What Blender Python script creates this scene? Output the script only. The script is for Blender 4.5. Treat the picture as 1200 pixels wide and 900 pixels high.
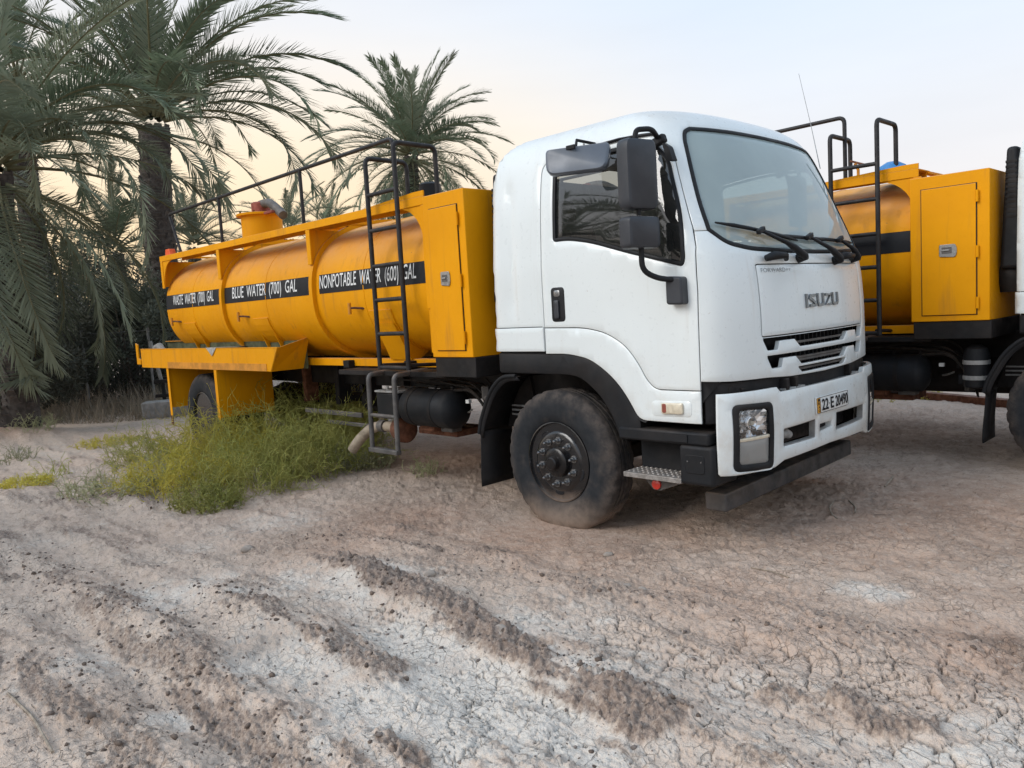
import bpy, bmesh, math, random
import numpy as np
from mathutils import Vector, Matrix, Euler
from mathutils.geometry import delaunay_2d_cdt

for o in list(bpy.data.objects): bpy.data.objects.remove(o)
scene = bpy.context.scene
COL = scene.collection

# ------------------------------------------------------------------ camera
# the place is laid out in the front truck's own frame: x forward, y to its left, z up, metres
FPX, CX, CY = 925.0, 600.0, 450.0
CAM = np.array([3.697, -5.183, 1.57])
def _unit(v): v = np.array(v, float); return v/np.linalg.norm(v)
_X = -_unit((-304-CX, 415-CY, FPX)); _Y = _unit((1562-CX, 302-CY, FPX))
_Y = _unit(_Y-_X*(_X@_Y)); _Z = np.cross(_X, _Y)
ROT = np.stack([_X, _Y, _Z], 1)
cam_data = bpy.data.cameras.new('camera'); cam = bpy.data.objects.new('camera', cam_data); COL.objects.link(cam)
cam_data.sensor_width = 36; cam_data.lens = FPX/1200*36; cam_data.clip_end = 4000; cam_data.clip_start = .05
_m = np.eye(4); _m[:3, 0] = ROT[0]; _m[:3, 1] = -ROT[1]; _m[:3, 2] = -ROT[2]; _m[:3, 3] = CAM
cam.matrix_world = Matrix(_m.tolist())
scene.camera = cam

# ------------------------------------------------------------------ sky, sun, exposure
SUN_AZ, SUN_EL = math.radians(-112), math.radians(33)      # azimuth from +x towards +y
world = bpy.data.worlds.new('World'); scene.world = world; world.use_nodes = True
wn, wl = world.node_tree.nodes, world.node_tree.links
wn.clear()
w_out = wn.new('ShaderNodeOutputWorld'); w_bg = wn.new('ShaderNodeBackground'); wl.new(w_bg.outputs[0], w_out.inputs[0])
w_tc = wn.new('ShaderNodeTexCoord'); w_sep = wn.new('ShaderNodeSeparateXYZ'); wl.new(w_tc.outputs['Generated'], w_sep.inputs[0])
def w_ramp(stops):
    r = wn.new('ShaderNodeValToRGB'); el = r.color_ramp.elements
    while len(el) < len(stops): el.new(.5)
    for e, (p, c) in zip(el, stops): e.position = p; e.color = (*c, 1)
    wl.new(w_sep.outputs['Z'], r.inputs[0]); return r
# dusk air: warm low band towards the set sun (behind the palms), greyer band on the other side, pale blue overhead
r_warm = w_ramp([(0, (.90, .64, .36)), (.10, (.94, .71, .44)), (.20, (.93, .78, .58)), (.33, (.78, .77, .77)), (.55, (.62, .72, .85)), (1, (.50, .66, .86))])
r_cool = w_ramp([(0, (.76, .70, .66)), (.10, (.76, .73, .73)), (.20, (.73, .75, .79)), (.33, (.655, .745, .86)), (.55, (.55, .70, .88)), (1, (.49, .66, .88))])
w_dot = wn.new('ShaderNodeVectorMath'); w_dot.operation = 'DOT_PRODUCT'; wl.new(w_tc.outputs['Generated'], w_dot.inputs[0])
w_dot.inputs[1].default_value = (-.97, .24, 0)
w_mr = wn.new('ShaderNodeMapRange'); wl.new(w_dot.outputs['Value'], w_mr.inputs[0])
w_mr.inputs[1].default_value = .62; w_mr.inputs[2].default_value = .98; w_mr.interpolation_type = 'SMOOTHSTEP'
w_mix = wn.new('ShaderNodeMix'); w_mix.data_type = 'RGBA'
wl.new(w_mr.outputs[0], w_mix.inputs[0]); wl.new(r_cool.outputs[0], w_mix.inputs[6]); wl.new(r_warm.outputs[0], w_mix.inputs[7])
w_sky = wn.new('ShaderNodeTexSky'); w_sky.sky_type = 'NISHITA'; w_sky.sun_disc = False
w_sky.sun_elevation = SUN_EL; w_sky.sun_rotation = math.pi/2-SUN_AZ; w_sky.dust_density = 4; w_sky.altitude = 0
w_sc = wn.new('ShaderNodeVectorMath'); w_sc.operation = 'SCALE'; w_sc.inputs[3].default_value = .012; wl.new(w_sky.outputs[0], w_sc.inputs[0])
w_add = wn.new('ShaderNodeVectorMath'); w_add.operation = 'ADD'; wl.new(w_mix.outputs[2], w_add.inputs[0]); wl.new(w_sc.outputs[0], w_add.inputs[1])
# faint unevenness of thin high haze
w_map = wn.new('ShaderNodeMapping'); w_map.inputs['Scale'].default_value = (1, 1, 5); wl.new(w_tc.outputs['Generated'], w_map.inputs[0])
w_nz = wn.new('ShaderNodeTexNoise'); w_nz.inputs['Scale'].default_value = 2.2; w_nz.inputs['Detail'].default_value = 4; wl.new(w_map.outputs[0], w_nz.inputs['Vector'])
w_nr = wn.new('ShaderNodeMapRange'); w_nr.inputs[1].default_value = .3; w_nr.inputs[2].default_value = .7; w_nr.inputs[3].default_value = .965; w_nr.inputs[4].default_value = 1.035; wl.new(w_nz.outputs[0], w_nr.inputs[0])
w_hz = wn.new('ShaderNodeVectorMath'); w_hz.operation = 'SCALE'; wl.new(w_add.outputs[0], w_hz.inputs[0]); wl.new(w_nr.outputs[0], w_hz.inputs[3])
wl.new(w_hz.outputs[0], w_bg.inputs[0]); w_bg.inputs[1].default_value = .85

sun_d = bpy.data.lights.new('sun', 'SUN'); sun = bpy.data.objects.new('sun', sun_d); COL.objects.link(sun)
sun_d.energy = 1.5; sun_d.angle = math.radians(34); sun_d.color = (1, .965, .92)
_sd = Vector((math.cos(SUN_EL)*math.cos(SUN_AZ), math.cos(SUN_EL)*math.sin(SUN_AZ), math.sin(SUN_EL)))
sun.rotation_euler = _sd.to_track_quat('Z', 'Y').to_euler()
vs = scene.view_settings; vs.view_transform = 'Standard'; vs.look = 'None'; vs.gamma = 1; vs.use_curve_mapping = False; vs.exposure = 0.46
scene.cycles.max_bounces = 7; scene.cycles.diffuse_bounces = 3; scene.cycles.glossy_bounces = 3; scene.cycles.transmission_bounces = 4; scene.cycles.transparent_max_bounces = 8; scene.cycles.use_adaptive_sampling = True; scene.cycles.adaptive_threshold = .02

# ------------------------------------------------------------------ layout helpers
def ray(px, py): return ROT.T @ np.array([px-CX, py-CY, FPX])
def on_ground(px, py, z=0.0):
    d = ray(px, py); return CAM+d*((z-CAM[2])/d[2])
def at(px, py, depth): return CAM+ray(px, py)*(depth/FPX)

# ------------------------------------------------------------------ mesh helpers
class MB:
    def __init__(s): s.v = []; s.f = []
    def add(s, v, f):
        n = len(s.v); s.v.extend([tuple(map(float, p)) for p in v]); s.f.extend([tuple(i+n for i in q) for q in f]); return s
    def box(s, c, d, rz=0, ry=0, rx=0, taper=None):
        hx, hy, hz = d[0]/2, d[1]/2, d[2]/2
        v = [(-hx,-hy,-hz),(hx,-hy,-hz),(hx,hy,-hz),(-hx,hy,-hz),(-hx,-hy,hz),(hx,-hy,hz),(hx,hy,hz),(-hx,hy,hz)]
        if taper: v = [(x*taper[0], y*taper[1], z) if z > 0 else (x, y, z) for x, y, z in v]
        m = Euler((rx, ry, rz)).to_matrix()
        v = [Vector(c)+m@Vector(p) for p in v]
        return s.add(v, [(3,2,1,0),(4,5,6,7),(0,1,5,4),(1,2,6,5),(2,3,7,6),(3,0,4,7)])
    def bb(s, x0, x1, y0, y1, z0, z1): return s.box(((x0+x1)/2, (y0+y1)/2, (z0+z1)/2), (abs(x1-x0), abs(y1-y0), abs(z1-z0)))
    def tube(s, pts, r, n=8, cap=True):
        pts = [Vector(p) for p in pts]; rs = r if hasattr(r, '__len__') else [r]*len(pts)
        up = None; rings = []
        for i, p in enumerate(pts):
            t = (pts[min(i+1, len(pts)-1)]-pts[max(i-1, 0)]).normalized()
            if up is None: up = t.orthogonal().normalized()
            up = (up-t*up.dot(t)).normalized(); b = t.cross(up)
            k = 1.0
            if 0 < i < len(pts)-1:
                c = (p-pts[i-1]).normalized().dot((pts[i+1]-p).normalized()); k = 1/max(.5, math.sqrt(max(.25, (1+c)/2)))
            rings.append([p+(up*math.cos(a)+b*math.sin(a))*rs[i]*(k if 0 else 1) for a in [2*math.pi*j/n for j in range(n)]])
        v = [q for rg in rings for q in rg]; f = []
        for i in range(len(pts)-1):
            for j in range(n): f.append((i*n+j, i*n+(j+1) % n, (i+1)*n+(j+1) % n, (i+1)*n+j))
        if cap: f.append(tuple(range(n-1, -1, -1))); f.append(tuple((len(pts)-1)*n+j for j in range(n)))
        return s.add(v, f)
    def lathe(s, prof, n=32, axis='y', c=(0, 0, 0), close=False):
        v = []; f = []
        for a, r in prof:
            for j in range(n):
                t = 2*math.pi*j/n; u, w = r*math.cos(t), r*math.sin(t)
                p = {'y': (u, a, w), 'x': (a, u, w), 'z': (u, w, a)}[axis]
                v.append((p[0]+c[0], p[1]+c[1], p[2]+c[2]))
        m = len(prof)
        for i in range(m if close else m-1):
            for j in range(n):
                k = (i+1) % m
                q = (i*n+j, k*n+j, k*n+(j+1) % n, i*n+(j+1) % n)
                f.append(q)
        if not close:
            if prof[0][1] > 1e-6: f.append(tuple(range(n)))
            if prof[-1][1] > 1e-6: f.append(tuple((m-1)*n+j for j in range(n-1, -1, -1)))
        return s.add(v, f)
    def prism(s, poly, a0, a1, axis='y'):
        n = len(poly)
        g = {'y': lambda p, a: (p[0], a, p[1]), 'x': lambda p, a: (a, p[0], p[1]), 'z': lambda p, a: (p[0], p[1], a)}[axis]
        v = [g(p, a0) for p in poly]+[g(p, a1) for p in poly]
        f = [tuple(range(n-1, -1, -1)), tuple(range(n, 2*n))]+[(i, (i+1) % n, n+(i+1) % n, n+i) for i in range(n)]
        return s.add(v, f)
    def mesh(s, name, smooth=0, fix=True):
        me = bpy.data.meshes.new(name); me.from_pydata(s.v, [], s.f)
        if fix:
            bm = bmesh.new(); bm.from_mesh(me); bmesh.ops.recalc_face_normals(bm, faces=bm.faces); bm.to_mesh(me); bm.free()
        if smooth:
            me.shade_smooth(); me.set_sharp_from_angle(angle=math.radians(smooth))
        me.update(); return me
    def build(s, name, mat, parent=None, smooth=0, bevel=0, seg=2, loc=None, fix=True):
        o = bpy.data.objects.new(name, s.mesh(name, smooth, fix)); COL.objects.link(o)
        if mat: o.data.materials.append(M[mat] if isinstance(mat, str) else mat)
        if parent: o.parent = parent
        if loc is not None: o.location = loc
        if bevel:
            b = o.modifiers.new('bevel', 'BEVEL'); b.width = bevel; b.segments = seg; b.limit_method = 'ANGLE'; b.angle_limit = math.radians(40)
            b.harden_normals = False
            if not smooth: o.data.shade_smooth(); o.data.set_sharp_from_angle(angle=math.radians(50))
        return o

def mesh_np(name, v, f, mat, parent=None, smooth=False, attrs=None):
    v = np.asarray(v, np.float32); f = np.asarray(f, np.int32)
    me = bpy.data.meshes.new(name); k = f.shape[1]
    me.vertices.add(len(v)); me.vertices.foreach_set('co', v.ravel())
    me.loops.add(f.size); me.loops.foreach_set('vertex_index', f.ravel())
    me.polygons.add(len(f)); me.polygons.foreach_set('loop_start', np.arange(0, f.size, k, dtype=np.int32))
    me.update(calc_edges=True)
    if smooth: me.shade_smooth()
    for an, av in (attrs or {}).items():
        a = me.attributes.new(an, 'FLOAT', 'POINT'); a.data.foreach_set('value', np.asarray(av, np.float32))
    if mat: me.materials.append(M[mat])
    if name == '_': return me
    o = bpy.data.objects.new(name, me); COL.objects.link(o)
    if parent: o.parent = parent
    return o
def empty(name, loc=(0, 0, 0), rz=0, parent=None):
    o = bpy.data.objects.new(name, None); COL.objects.link(o); o.location = loc; o.rotation_euler = (0, 0, rz); o.empty_display_size = .2
    if parent: o.parent = parent
    return o
def tag(o, label, cat, group=None, kind=None):
    if label: o['label'] = label
    if cat: o['category'] = cat
    if group: o['group'] = group
    if kind: o['kind'] = kind
    return o
def copy_tree(o, parent=None):
    c = o.copy(); COL.objects.link(c); c.parent = parent
    if parent is not None: c.matrix_parent_inverse = o.matrix_parent_inverse.copy()
    for ch in list(o.children): copy_tree(ch, c)
    return c
def fillet(pts, rad, n=5, closed=True):
    out = []; N = len(pts)
    for i, p in enumerate(pts):
        r = rad[i] if hasattr(rad, '__len__') else rad
        if (not closed and i in (0, N-1)) or r <= 0: out.append(tuple(p)); continue
        a, b, c = Vector(pts[i-1]), Vector(p), Vector(pts[(i+1) % N])
        r = min(r, (a-b).length*.49, (c-b).length*.49)
        p0 = b+(a-b).normalized()*r; p1 = b+(c-b).normalized()*r
        for k in range(n+1):
            t = k/n; out.append(tuple(p0*(1-t)**2+b*2*t*(1-t)+p1*t*t))
    return out
def bend(pts, r, n=5): return fillet(pts, r, n, closed=False)
def dens(pts, d=.025, closed=False):
    out = []; N = len(pts)
    for i in range(N if closed else N-1):
        a, b = np.array(pts[i], float), np.array(pts[(i+1) % N], float); m = max(1, int(np.ceil(np.linalg.norm(b-a)/d)))
        for k in range(m): out.append(tuple(a+(b-a)*k/m))
    if not closed: out.append(tuple(pts[-1]))
    return out

# ------------------------------------------------------------------ numpy noise
def _hash(ix, iy, seed):
    h = (ix.astype(np.int64)*374761393+iy.astype(np.int64)*668265263+seed*974711) & 0xffffffff
    h = ((h ^ (h >> 13))*1274126177) & 0xffffffff
    h = ((h ^ (h >> 16))*2246822519) & 0xffffffff
    return ((h ^ (h >> 15)) & 0xffffff)/float(0xffffff)
def vnoise(x, y, seed=0):
    ix, iy = np.floor(x), np.floor(y); fx, fy = x-ix, y-iy
    fx = fx*fx*fx*(fx*(fx*6-15)+10); fy = fy*fy*fy*(fy*(fy*6-15)+10)
    a, b, c, d = _hash(ix, iy, seed), _hash(ix+1, iy, seed), _hash(ix, iy+1, seed), _hash(ix+1, iy+1, seed)
    return (a*(1-fx)+b*fx)*(1-fy)+(c*(1-fx)+d*fx)*fy
def fbm(x, y, oct=4, seed=0, gain=.5):
    s = 0; a = 1; t = 0
    for o in range(oct):
        s = s+a*vnoise(x*2**o+17.3*o, y*2**o-9.1*o, seed+o); t += a; a *= gain
    return s/t
def worley(x, y, seed=0, jit=.9):
    ix, iy = np.floor(x), np.floor(y); f1 = np.full(x.shape, 9.); f2 = f1.copy(); cid = np.zeros(x.shape)
    for dx in (-1, 0, 1):
        for dy in (-1, 0, 1):
            jx, jy = ix+dx, iy+dy
            px = jx+.5+jit*(_hash(jx, jy, seed)-.5); py = jy+.5+jit*(_hash(jx, jy, seed+7)-.5)
            d = np.hypot(px-x, py-y); m = d < f1
            f2 = np.where(m, f1, np.minimum(f2, d)); cid = np.where(m, _hash(jx, jy, seed+3), cid); f1 = np.where(m, d, f1)
    return f1, f2, cid
def sstep(a, b, x): t = np.clip((x-a)/(b-a), 0, 1); return t*t*(3-2*t)
def poly_dist(x, y, pts):
    best = np.full(x.shape, 1e9); side = np.zeros(x.shape); tt = np.zeros(x.shape); n = len(pts)-1
    for i in range(n):
        ax, ay = pts[i][:2]; bx, by = pts[i+1][:2]; dx, dy = bx-ax, by-ay; L2 = dx*dx+dy*dy
        t = np.clip(((x-ax)*dx+(y-ay)*dy)/L2, 0, 1); d = np.hypot(x-ax-t*dx, y-ay-t*dy); m = d < best
        side = np.where(m, np.sign(dx*(y-ay)-dy*(x-ax)), side); tt = np.where(m, (i+t)/n, tt); best = np.where(m, d, best)
    return best, side, tt
# ------------------------------------------------------------------ materials
M = {}
class NT:
    def __init__(s, name):
        s.m = bpy.data.materials.new(name); s.m.use_nodes = True; s.t = s.m.node_tree; s.n = s.t.nodes; s.l = s.t.links
        s.b = s.n['Principled BSDF']; M[name] = s.m; s.out = s.n['Material Output']
    def new(s, t, **k):
        n = s.n.new(t)
        for a, v in k.items(): setattr(n, a, v)
        return n
    def link(s, a, b): s.l.new(a, b)
    def coord(s, which='Object'): return s.new('ShaderNodeTexCoord').outputs[which]
    def noise(s, scale, detail=4, rough=.55, vec=None, dist=0):
        n = s.new('ShaderNodeTexNoise'); n.inputs['Scale'].default_value = scale; n.inputs['Detail'].default_value = min(detail, 4); n.inputs['Roughness'].default_value = rough; n.inputs['Distortion'].default_value = dist
        s.link(vec if vec is not None else s.coord(), n.inputs['Vector']); return n.outputs[0]
    def rng(s, v, a, b, c=0, d=1, smooth=True):
        n = s.new('ShaderNodeMapRange'); n.interpolation_type = 'SMOOTHSTEP' if smooth else 'LINEAR'
        s.link(v, n.inputs[0])
        for i, q in enumerate((a, b, c, d)): n.inputs[i+1].default_value = q
        return n.outputs[0]
    def mix(s, f, a, b, mode='MIX'):
        n = s.new('ShaderNodeMix', data_type='RGBA', blend_type=mode)
        for sock, q in ((n.inputs[0], f), (n.inputs[6], a), (n.inputs[7], b)):
            if isinstance(q, (int, float)): sock.default_value = q
            elif isinstance(q, tuple): sock.default_value = (*q, 1) if len(q) == 3 else q
            else: s.link(q, sock)
        return n.outputs[2]
    def math(s, op, a, b=0.0):
        n = s.new('ShaderNodeMath', operation=op)
        for sock, q in zip(n.inputs, (a, b)):
            if isinstance(q, (int, float)): sock.default_value = q
            else: s.link(q, sock)
        return n.outputs[0]
    def scalevec(s, v, k):
        n = s.new('ShaderNodeMapping'); n.inputs['Scale'].default_value = k; s.link(v, n.inputs[0]); return n.outputs[0]
    def col(s, c):
        if isinstance(c, tuple): s.b.inputs['Base Color'].default_value = (*c, 1)
        else: s.link(c, s.b.inputs['Base Color'])
        return s
    def set(s, **k):
        for a, v in k.items():
            i = s.b.inputs[{'rough': 'Roughness', 'metal': 'Metallic', 'coat': 'Coat Weight', 'coatr': 'Coat Roughness', 'spec': 'Specular IOR Level', 'trans': 'Transmission Weight', 'ior': 'IOR', 'alpha': 'Alpha', 'sss': 'Subsurface Weight', 'emit': 'Emission Strength'}[a]]
            if isinstance(v, (int, float)): i.default_value = v
            else: s.link(v, i)
        return s
    def bump(s, h, strength=.3, dist=.01):
        n = s.new('ShaderNodeBump'); n.inputs['Strength'].default_value = strength; n.inputs['Distance'].default_value = dist
        s.link(h, n.inputs['Height']); s.link(n.outputs[0], s.b.inputs['Normal']); return s
    def nz(s):
        g = s.new('ShaderNodeNewGeometry'); p = s.new('ShaderNodeSeparateXYZ'); s.link(g.outputs['Normal'], p.inputs[0]); return p.outputs['Z']
    def oz(s, which='Object'):
        p = s.new('ShaderNodeSeparateXYZ'); s.link(s.coord(which), p.inputs[0]); return p.outputs['Z']
DUST = (.40, .29, .21)
def plain(name, c, rough=.5, var=.25, scale=6, dust=.0, metal=0, coat=0, bump=0, spec=None):
    if spec is None: spec = .22 if max(c) < .035 else .5
    t = NT(name); n = t.noise(scale, 5, .6)
    c2 = tuple(q*(1-var) for q in c)
    k = t.mix(t.rng(n, .35, .65), c, c2)
    if dust:
        up = t.rng(t.nz(), .2, .95); d = t.math('MULTIPLY', t.math('ADD', t.math('MULTIPLY', up, .8), .2), t.rng(t.noise(scale*.7, 6, .7), .3, .75))
        k = t.mix(t.math('MULTIPLY', d, dust), k, DUST)
    t.col(k).set(rough=t.rng(n, .3, .7, rough*.85, min(1, rough*1.2)), metal=metal, coat=coat, coatr=.15, spec=spec)
    if bump: t.bump(t.noise(scale*8, 4), bump, .004)
    return t
def paint_white():
    t = NT('white_paint'); big = t.noise(1.6, 5, .6); fine = t.noise(30, 5, .65)
    k = t.mix(t.rng(big, .35, .7, 0, .35), (.700, .740, .735), (.660, .690, .680))
    # road dust: settled on what faces up, thrown low on the sides, thin vertical run marks
    up = t.rng(t.nz(), .45, .98); k = t.mix(t.math('MULTIPLY', up, t.rng(t.noise(3, 6, .7), .3, .7, .25, .75)), k, (.50, .44, .37))
    low = t.rng(t.oz(), 1.35, .55); k = t.mix(t.math('MULTIPLY', low, t.rng(t.noise(4, 6, .7), .35, .75, 0, .50)), k, (.50, .42, .33))
    runs = t.noise(1, 5, .6, t.scalevec(t.coord(), (14, 14, .9)))
    k = t.mix(t.rng(runs, .56, .78, 0, .22), k, (.50, .46, .40))
    spots = t.noise(55, 2, .5); k = t.mix(t.rng(spots, .74, .80, 0, .5), k, (.30, .22, .16))
    t.col(k).set(rough=t.rng(fine, .3, .7, .26, .42), coat=.5, coatr=.12, spec=.5)
paint_white()
def paint_yellow():
    t = NT('yellow_paint'); big = t.noise(1.1, 5, .6); fine = t.noise(22, 6, .7)
    k = t.mix(t.rng(big, .3, .7), (.780, .325, .002), (.700, .282, .002))
    k = t.mix(t.rng(fine, .56, .74, 0, .15), k, (.50, .21, .01))
    up = t.rng(t.nz(), .12, .95); k = t.mix(t.math('MULTIPLY', up, t.rng(t.noise(2.2, 6, .7), .25, .7, .25, .85)), k, (.60, .34, .17))
    runs = t.noise(1, 5, .65, t.scalevec(t.coord(), (9, 9, .7)))
    k = t.mix(t.rng(runs, .53, .74, 0, .50), k, (.40, .17, .03))
    chips = t.noise(16, 6, .75); k = t.mix(t.rng(chips, .70, .76, 0, .7), k, (.16, .075, .035))
    t.col(k).set(rough=t.rng(fine, .3, .7, .46, .64), coat=.0, coatr=.3, spec=.12)
    t.bump(t.noise(3, 3), .06, .02)
paint_yellow()
plain('orange_paint', (.66, .26, .012), .5, .3, 8, dust=.15)
plain('black_plastic', (.012, .0135, .016), .55, .3, 5, dust=.08, bump=.08)
plain('mirror_plastic', (.028, .032, .040), .45, .2, 5, dust=.05)
plain('visor_plastic', (.10, .12, .15), .38, .2, 5, dust=.15)
plain('arch_plastic', (.011, .0125, .015), .6, .3, 4, dust=.14, bump=.08)
plain('chassis_black', (.013, .0125, .013), .65, .4, 5, dust=.18, bump=.1)
plain('stripe_black', (.014, .015, .018), .5, .25, 3, dust=.05)
plain('ladder_steel', (.030, .030, .032), .5, .3, 12, dust=.15, metal=.2)
plain('grey_steel', (.11, .105, .10), .6, .35, 9, dust=.4, metal=.2)
plain('step_steel', (.33, .31, .29), .55, .4, 30, dust=.45, metal=.4)
plain('beam_grey', (.040, .040, .042), .6, .5, 7, dust=.5)
plain('rust', (.17, .065, .032), .85, .5, 14, bump=.3)
plain('rust_red', (.30, .075, .05), .8, .35, 14, bump=.2)
plain('letter_white', (.74, .74, .72), .5, .12, 25)
plain('letter_black', (.015, .015, .017), .5, .1, 20)
plain('letter_grey', (.26, .28, .29), .35, .2, 20)
plain('badge_metal', (.22, .23, .24), .25, .2, 30, metal=.75)
plain('chrome', (.75, .76, .77), .12, .1, 20, metal=1)
plain('nut_metal', (.36, .36, .36), .28, .3, 40, metal=.9)
plain('latch_metal', (.45, .44, .42), .35, .3, 40, metal=.9)
plain('rim_black', (.010, .010, .011), .28, .3, 9, dust=.08, coat=.3)
plain('hose_beige', (.36, .29, .21), .8, .4, 12, dust=.3, bump=.2)
plain('plastic_grey', (.30, .30, .29), .5, .3, 20, dust=.4)
plain('plate_white', (.72, .72, .69), .4, .12, 30)
plain('plate_orange', (.70, .33, .03), .45, .2, 30)
plain('seat_cloth', (.10, .10, .105), .9, .3, 40)
plain('dash_grey', (.13, .13, .13), .8, .2, 12)
plain('trim_cream', (.48, .46, .42), .8, .2, 12)
plain('orange_lens', (.85, .16, .02), .25, .15, 30, coat=.5)
plain('red_lens', (.62, .035, .02), .25, .2, 30, coat=.5)
plain('flag_orange', (.80, .11, .02), .6, .2, 20)
plain('lamp_cream', (.66, .58, .44), .3, .15, 40, coat=.5)
plain('tray_liner', (.09, .10, .045), .8, .5, 6)
plain('cloth_grey', (.40, .38, .35), .9, .3, 30)
plain('blue_plastic', (.02, .22, .55), .4, .15, 12, dust=.15)
plain('cable_black', (.02, .02, .02), .6, .2, 12, dust=.3)
plain('concrete', (.30, .29, .275), .85, .3, 9, bump=.2)
plain('fence_wire', (.14, .14, .135), .6, .3, 12, metal=.5)
plain('post_grey', (.24, .24, .23), .7, .3, 9, metal=.3)
plain('wood_grey', (.30, .26, .22), .9, .4, 20)
plain('twig', (.36, .29, .22), .9, .4, 30)
plain('stone_pale', (.40, .335, .28), .95, .35, 14, bump=.4)
plain('clod_brown', (.185, .135, .105), .98, .5, 18, bump=.5)
plain('clod_grey', (.25, .20, .17), .98, .5, 18, bump=.5)
def tyre_mat():
    t = NT('tyre_rubber'); n = t.noise(9, 6, .7)
    p = t.new('ShaderNodeSeparateXYZ'); t.link(t.coord(), p.inputs[0])
    k = t.mix(t.rng(n, .3, .7), (.012, .014, .017), (.022, .024, .027))
    # mud dried on the tread and on the lower half
    rad = t.math('SQRT', t.math('ADD', t.math('MULTIPLY', p.outputs['X'], p.outputs['X']), t.math('MULTIPLY', p.outputs['Z'], p.outputs['Z'])))
    tread = t.rng(rad, .40, .50)
    low = t.rng(t.math('ADD', p.outputs['Z'], t.math('MULTIPLY', t.noise(5, 4), .22)), -.08, -.36)
    mud = t.math('MAXIMUM', t.math('MULTIPLY', tread, t.rng(n, .3, .75, .05, .32)), t.math('MULTIPLY', low, t.rng(n, .2, .6, .50, .90)))
    film = t.math('MULTIPLY', t.rng(t.noise(3.5, 5, .65), .50, .74), .18)
    k = t.mix(t.math('MAXIMUM', mud, film), k, (.26, .195, .15))
    t.col(k).set(rough=.85, spec=.3).bump(t.noise(40, 4), .2, .004)
tyre_mat()
def rim_dust():
    t = NT('rim_dusty'); n = t.noise(12, 6, .7)
    z = t.oz(); low = t.rng(t.math('ADD', z, t.math('MULTIPLY', t.noise(7, 4), .12)), -.12, -.26)
    k = t.mix(t.math('MULTIPLY', low, t.rng(n, .2, .6, .4, .9)), (.009, .009, .010), (.23, .165, .125))
    t.col(k).set(rough=t.math('ADD', t.math('MULTIPLY', low, .4), .22), coat=.4)
rim_dust()
def glass(name, tint, film, film_col, rough=.02):
    t = NT(name); t.n.remove(t.b)
    tr = t.new('ShaderNodeBsdfTransparent'); tr.inputs[0].default_value = (*tint, 1)
    gl = t.new('ShaderNodeBsdfGlossy'); gl.inputs['Roughness'].default_value = rough; gl.inputs[0].default_value = (1, 1, 1, 1)
    fr = t.new('ShaderNodeFresnel'); fr.inputs[0].default_value = 1.52
    m1 = t.new('ShaderNodeMixShader'); f2 = t.math('ADD', t.math('MULTIPLY', fr.outputs[0], 1.6), .02)
    t.link(f2, m1.inputs[0]); t.link(tr.outputs[0], m1.inputs[1]); t.link(gl.outputs[0], m1.inputs[2])
    df = t.new('ShaderNodeBsdfDiffuse'); df.inputs[0].default_value = (*film_col, 1)
    m2 = t.new('ShaderNodeMixShader')
    v = t.math('MULTIPLY', t.rng(t.noise(1.4, 3, .5), .25, .75, .85, 1.12), film)
    t.link(v, m2.inputs[0]); t.link(m1.outputs[0], m2.inputs[1]); t.link(df.outputs[0], m2.inputs[2])
    t.link(m2.outputs[0], t.out.inputs[0])
glass('windshield_glass', (.72, .85, .83), .60, (.46, .555, .55))
glass('side_glass', (.40, .43, .42), .05, (.26, .26, .24))
glass('lens_glass', (.97, .98, .99), .015, (.6, .6, .58), .03)
glass('indicator_glass', (.55, .55, .53), .48, (.50, .49, .46), .1)
def leaf(name, c, c2, trans=.35, rough=.55):
    t = NT(name); t.n.remove(t.b)
    oi = t.new('ShaderNodeObjectInfo'); k = t.mix(t.rng(t.noise(1.3, 3), .3, .7), c, c2)
    hv = t.new('ShaderNodeHueSaturation'); t.link(k, hv.inputs['Color']); t.link(t.rng(oi.outputs['Random'], 0, 1, .75, 1.25, False), hv.inputs['Value'])
    d = t.new('ShaderNodeBsdfPrincipled'); d.inputs['Roughness'].default_value = rough; d.inputs['Specular IOR Level'].default_value = .25; t.link(hv.outputs[0], d.inputs['Base Color'])
    r = t.new('ShaderNodeBsdfTranslucent'); t.link(hv.outputs[0], r.inputs[0]); m = t.new('ShaderNodeMixShader'); m.inputs[0].default_value = trans
    t.link(d.outputs[0], m.inputs[1]); t.link(r.outputs[0], m.inputs[2]); t.link(m.outputs[0], t.out.inputs[0])
leaf('palm_leaf', (.122, .160, .098), (.175, .208, .132), .35)
leaf('palm_leaf_grey', (.160, .186, .125), (.215, .235, .160), .35)
leaf('palm_dry', (.20, .15, .10), (.26, .20, .14), .2)
leaf('shrub_leaf', (.075, .088, .064), (.125, .138, .10), .2)
leaf('shrub_dark', (.052, .056, .043), (.090, .092, .068), .15)
leaf('weed_green', (.38, .40, .11), (.50, .48, .15), .4)
leaf('weed_yellow', (.54, .49, .09), (.64, .56, .12), .4)
leaf('weed_grey', (.36, .37, .20), (.45, .44, .26), .35)
leaf('dry_grass', (.27, .22, .16), (.33, .28, .21), .3)
plain('palm_trunk', (.070, .056, .047), .95, .5, 9, bump=.4)
plain('palm_boot', (.088, .071, .060), .95, .5, 12, bump=.3)
plain('bark', (.10, .08, .06), .95, .4, 12, bump=.4)
plain('rachis', (.16, .15, .075), .7, .3, 8)
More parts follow.
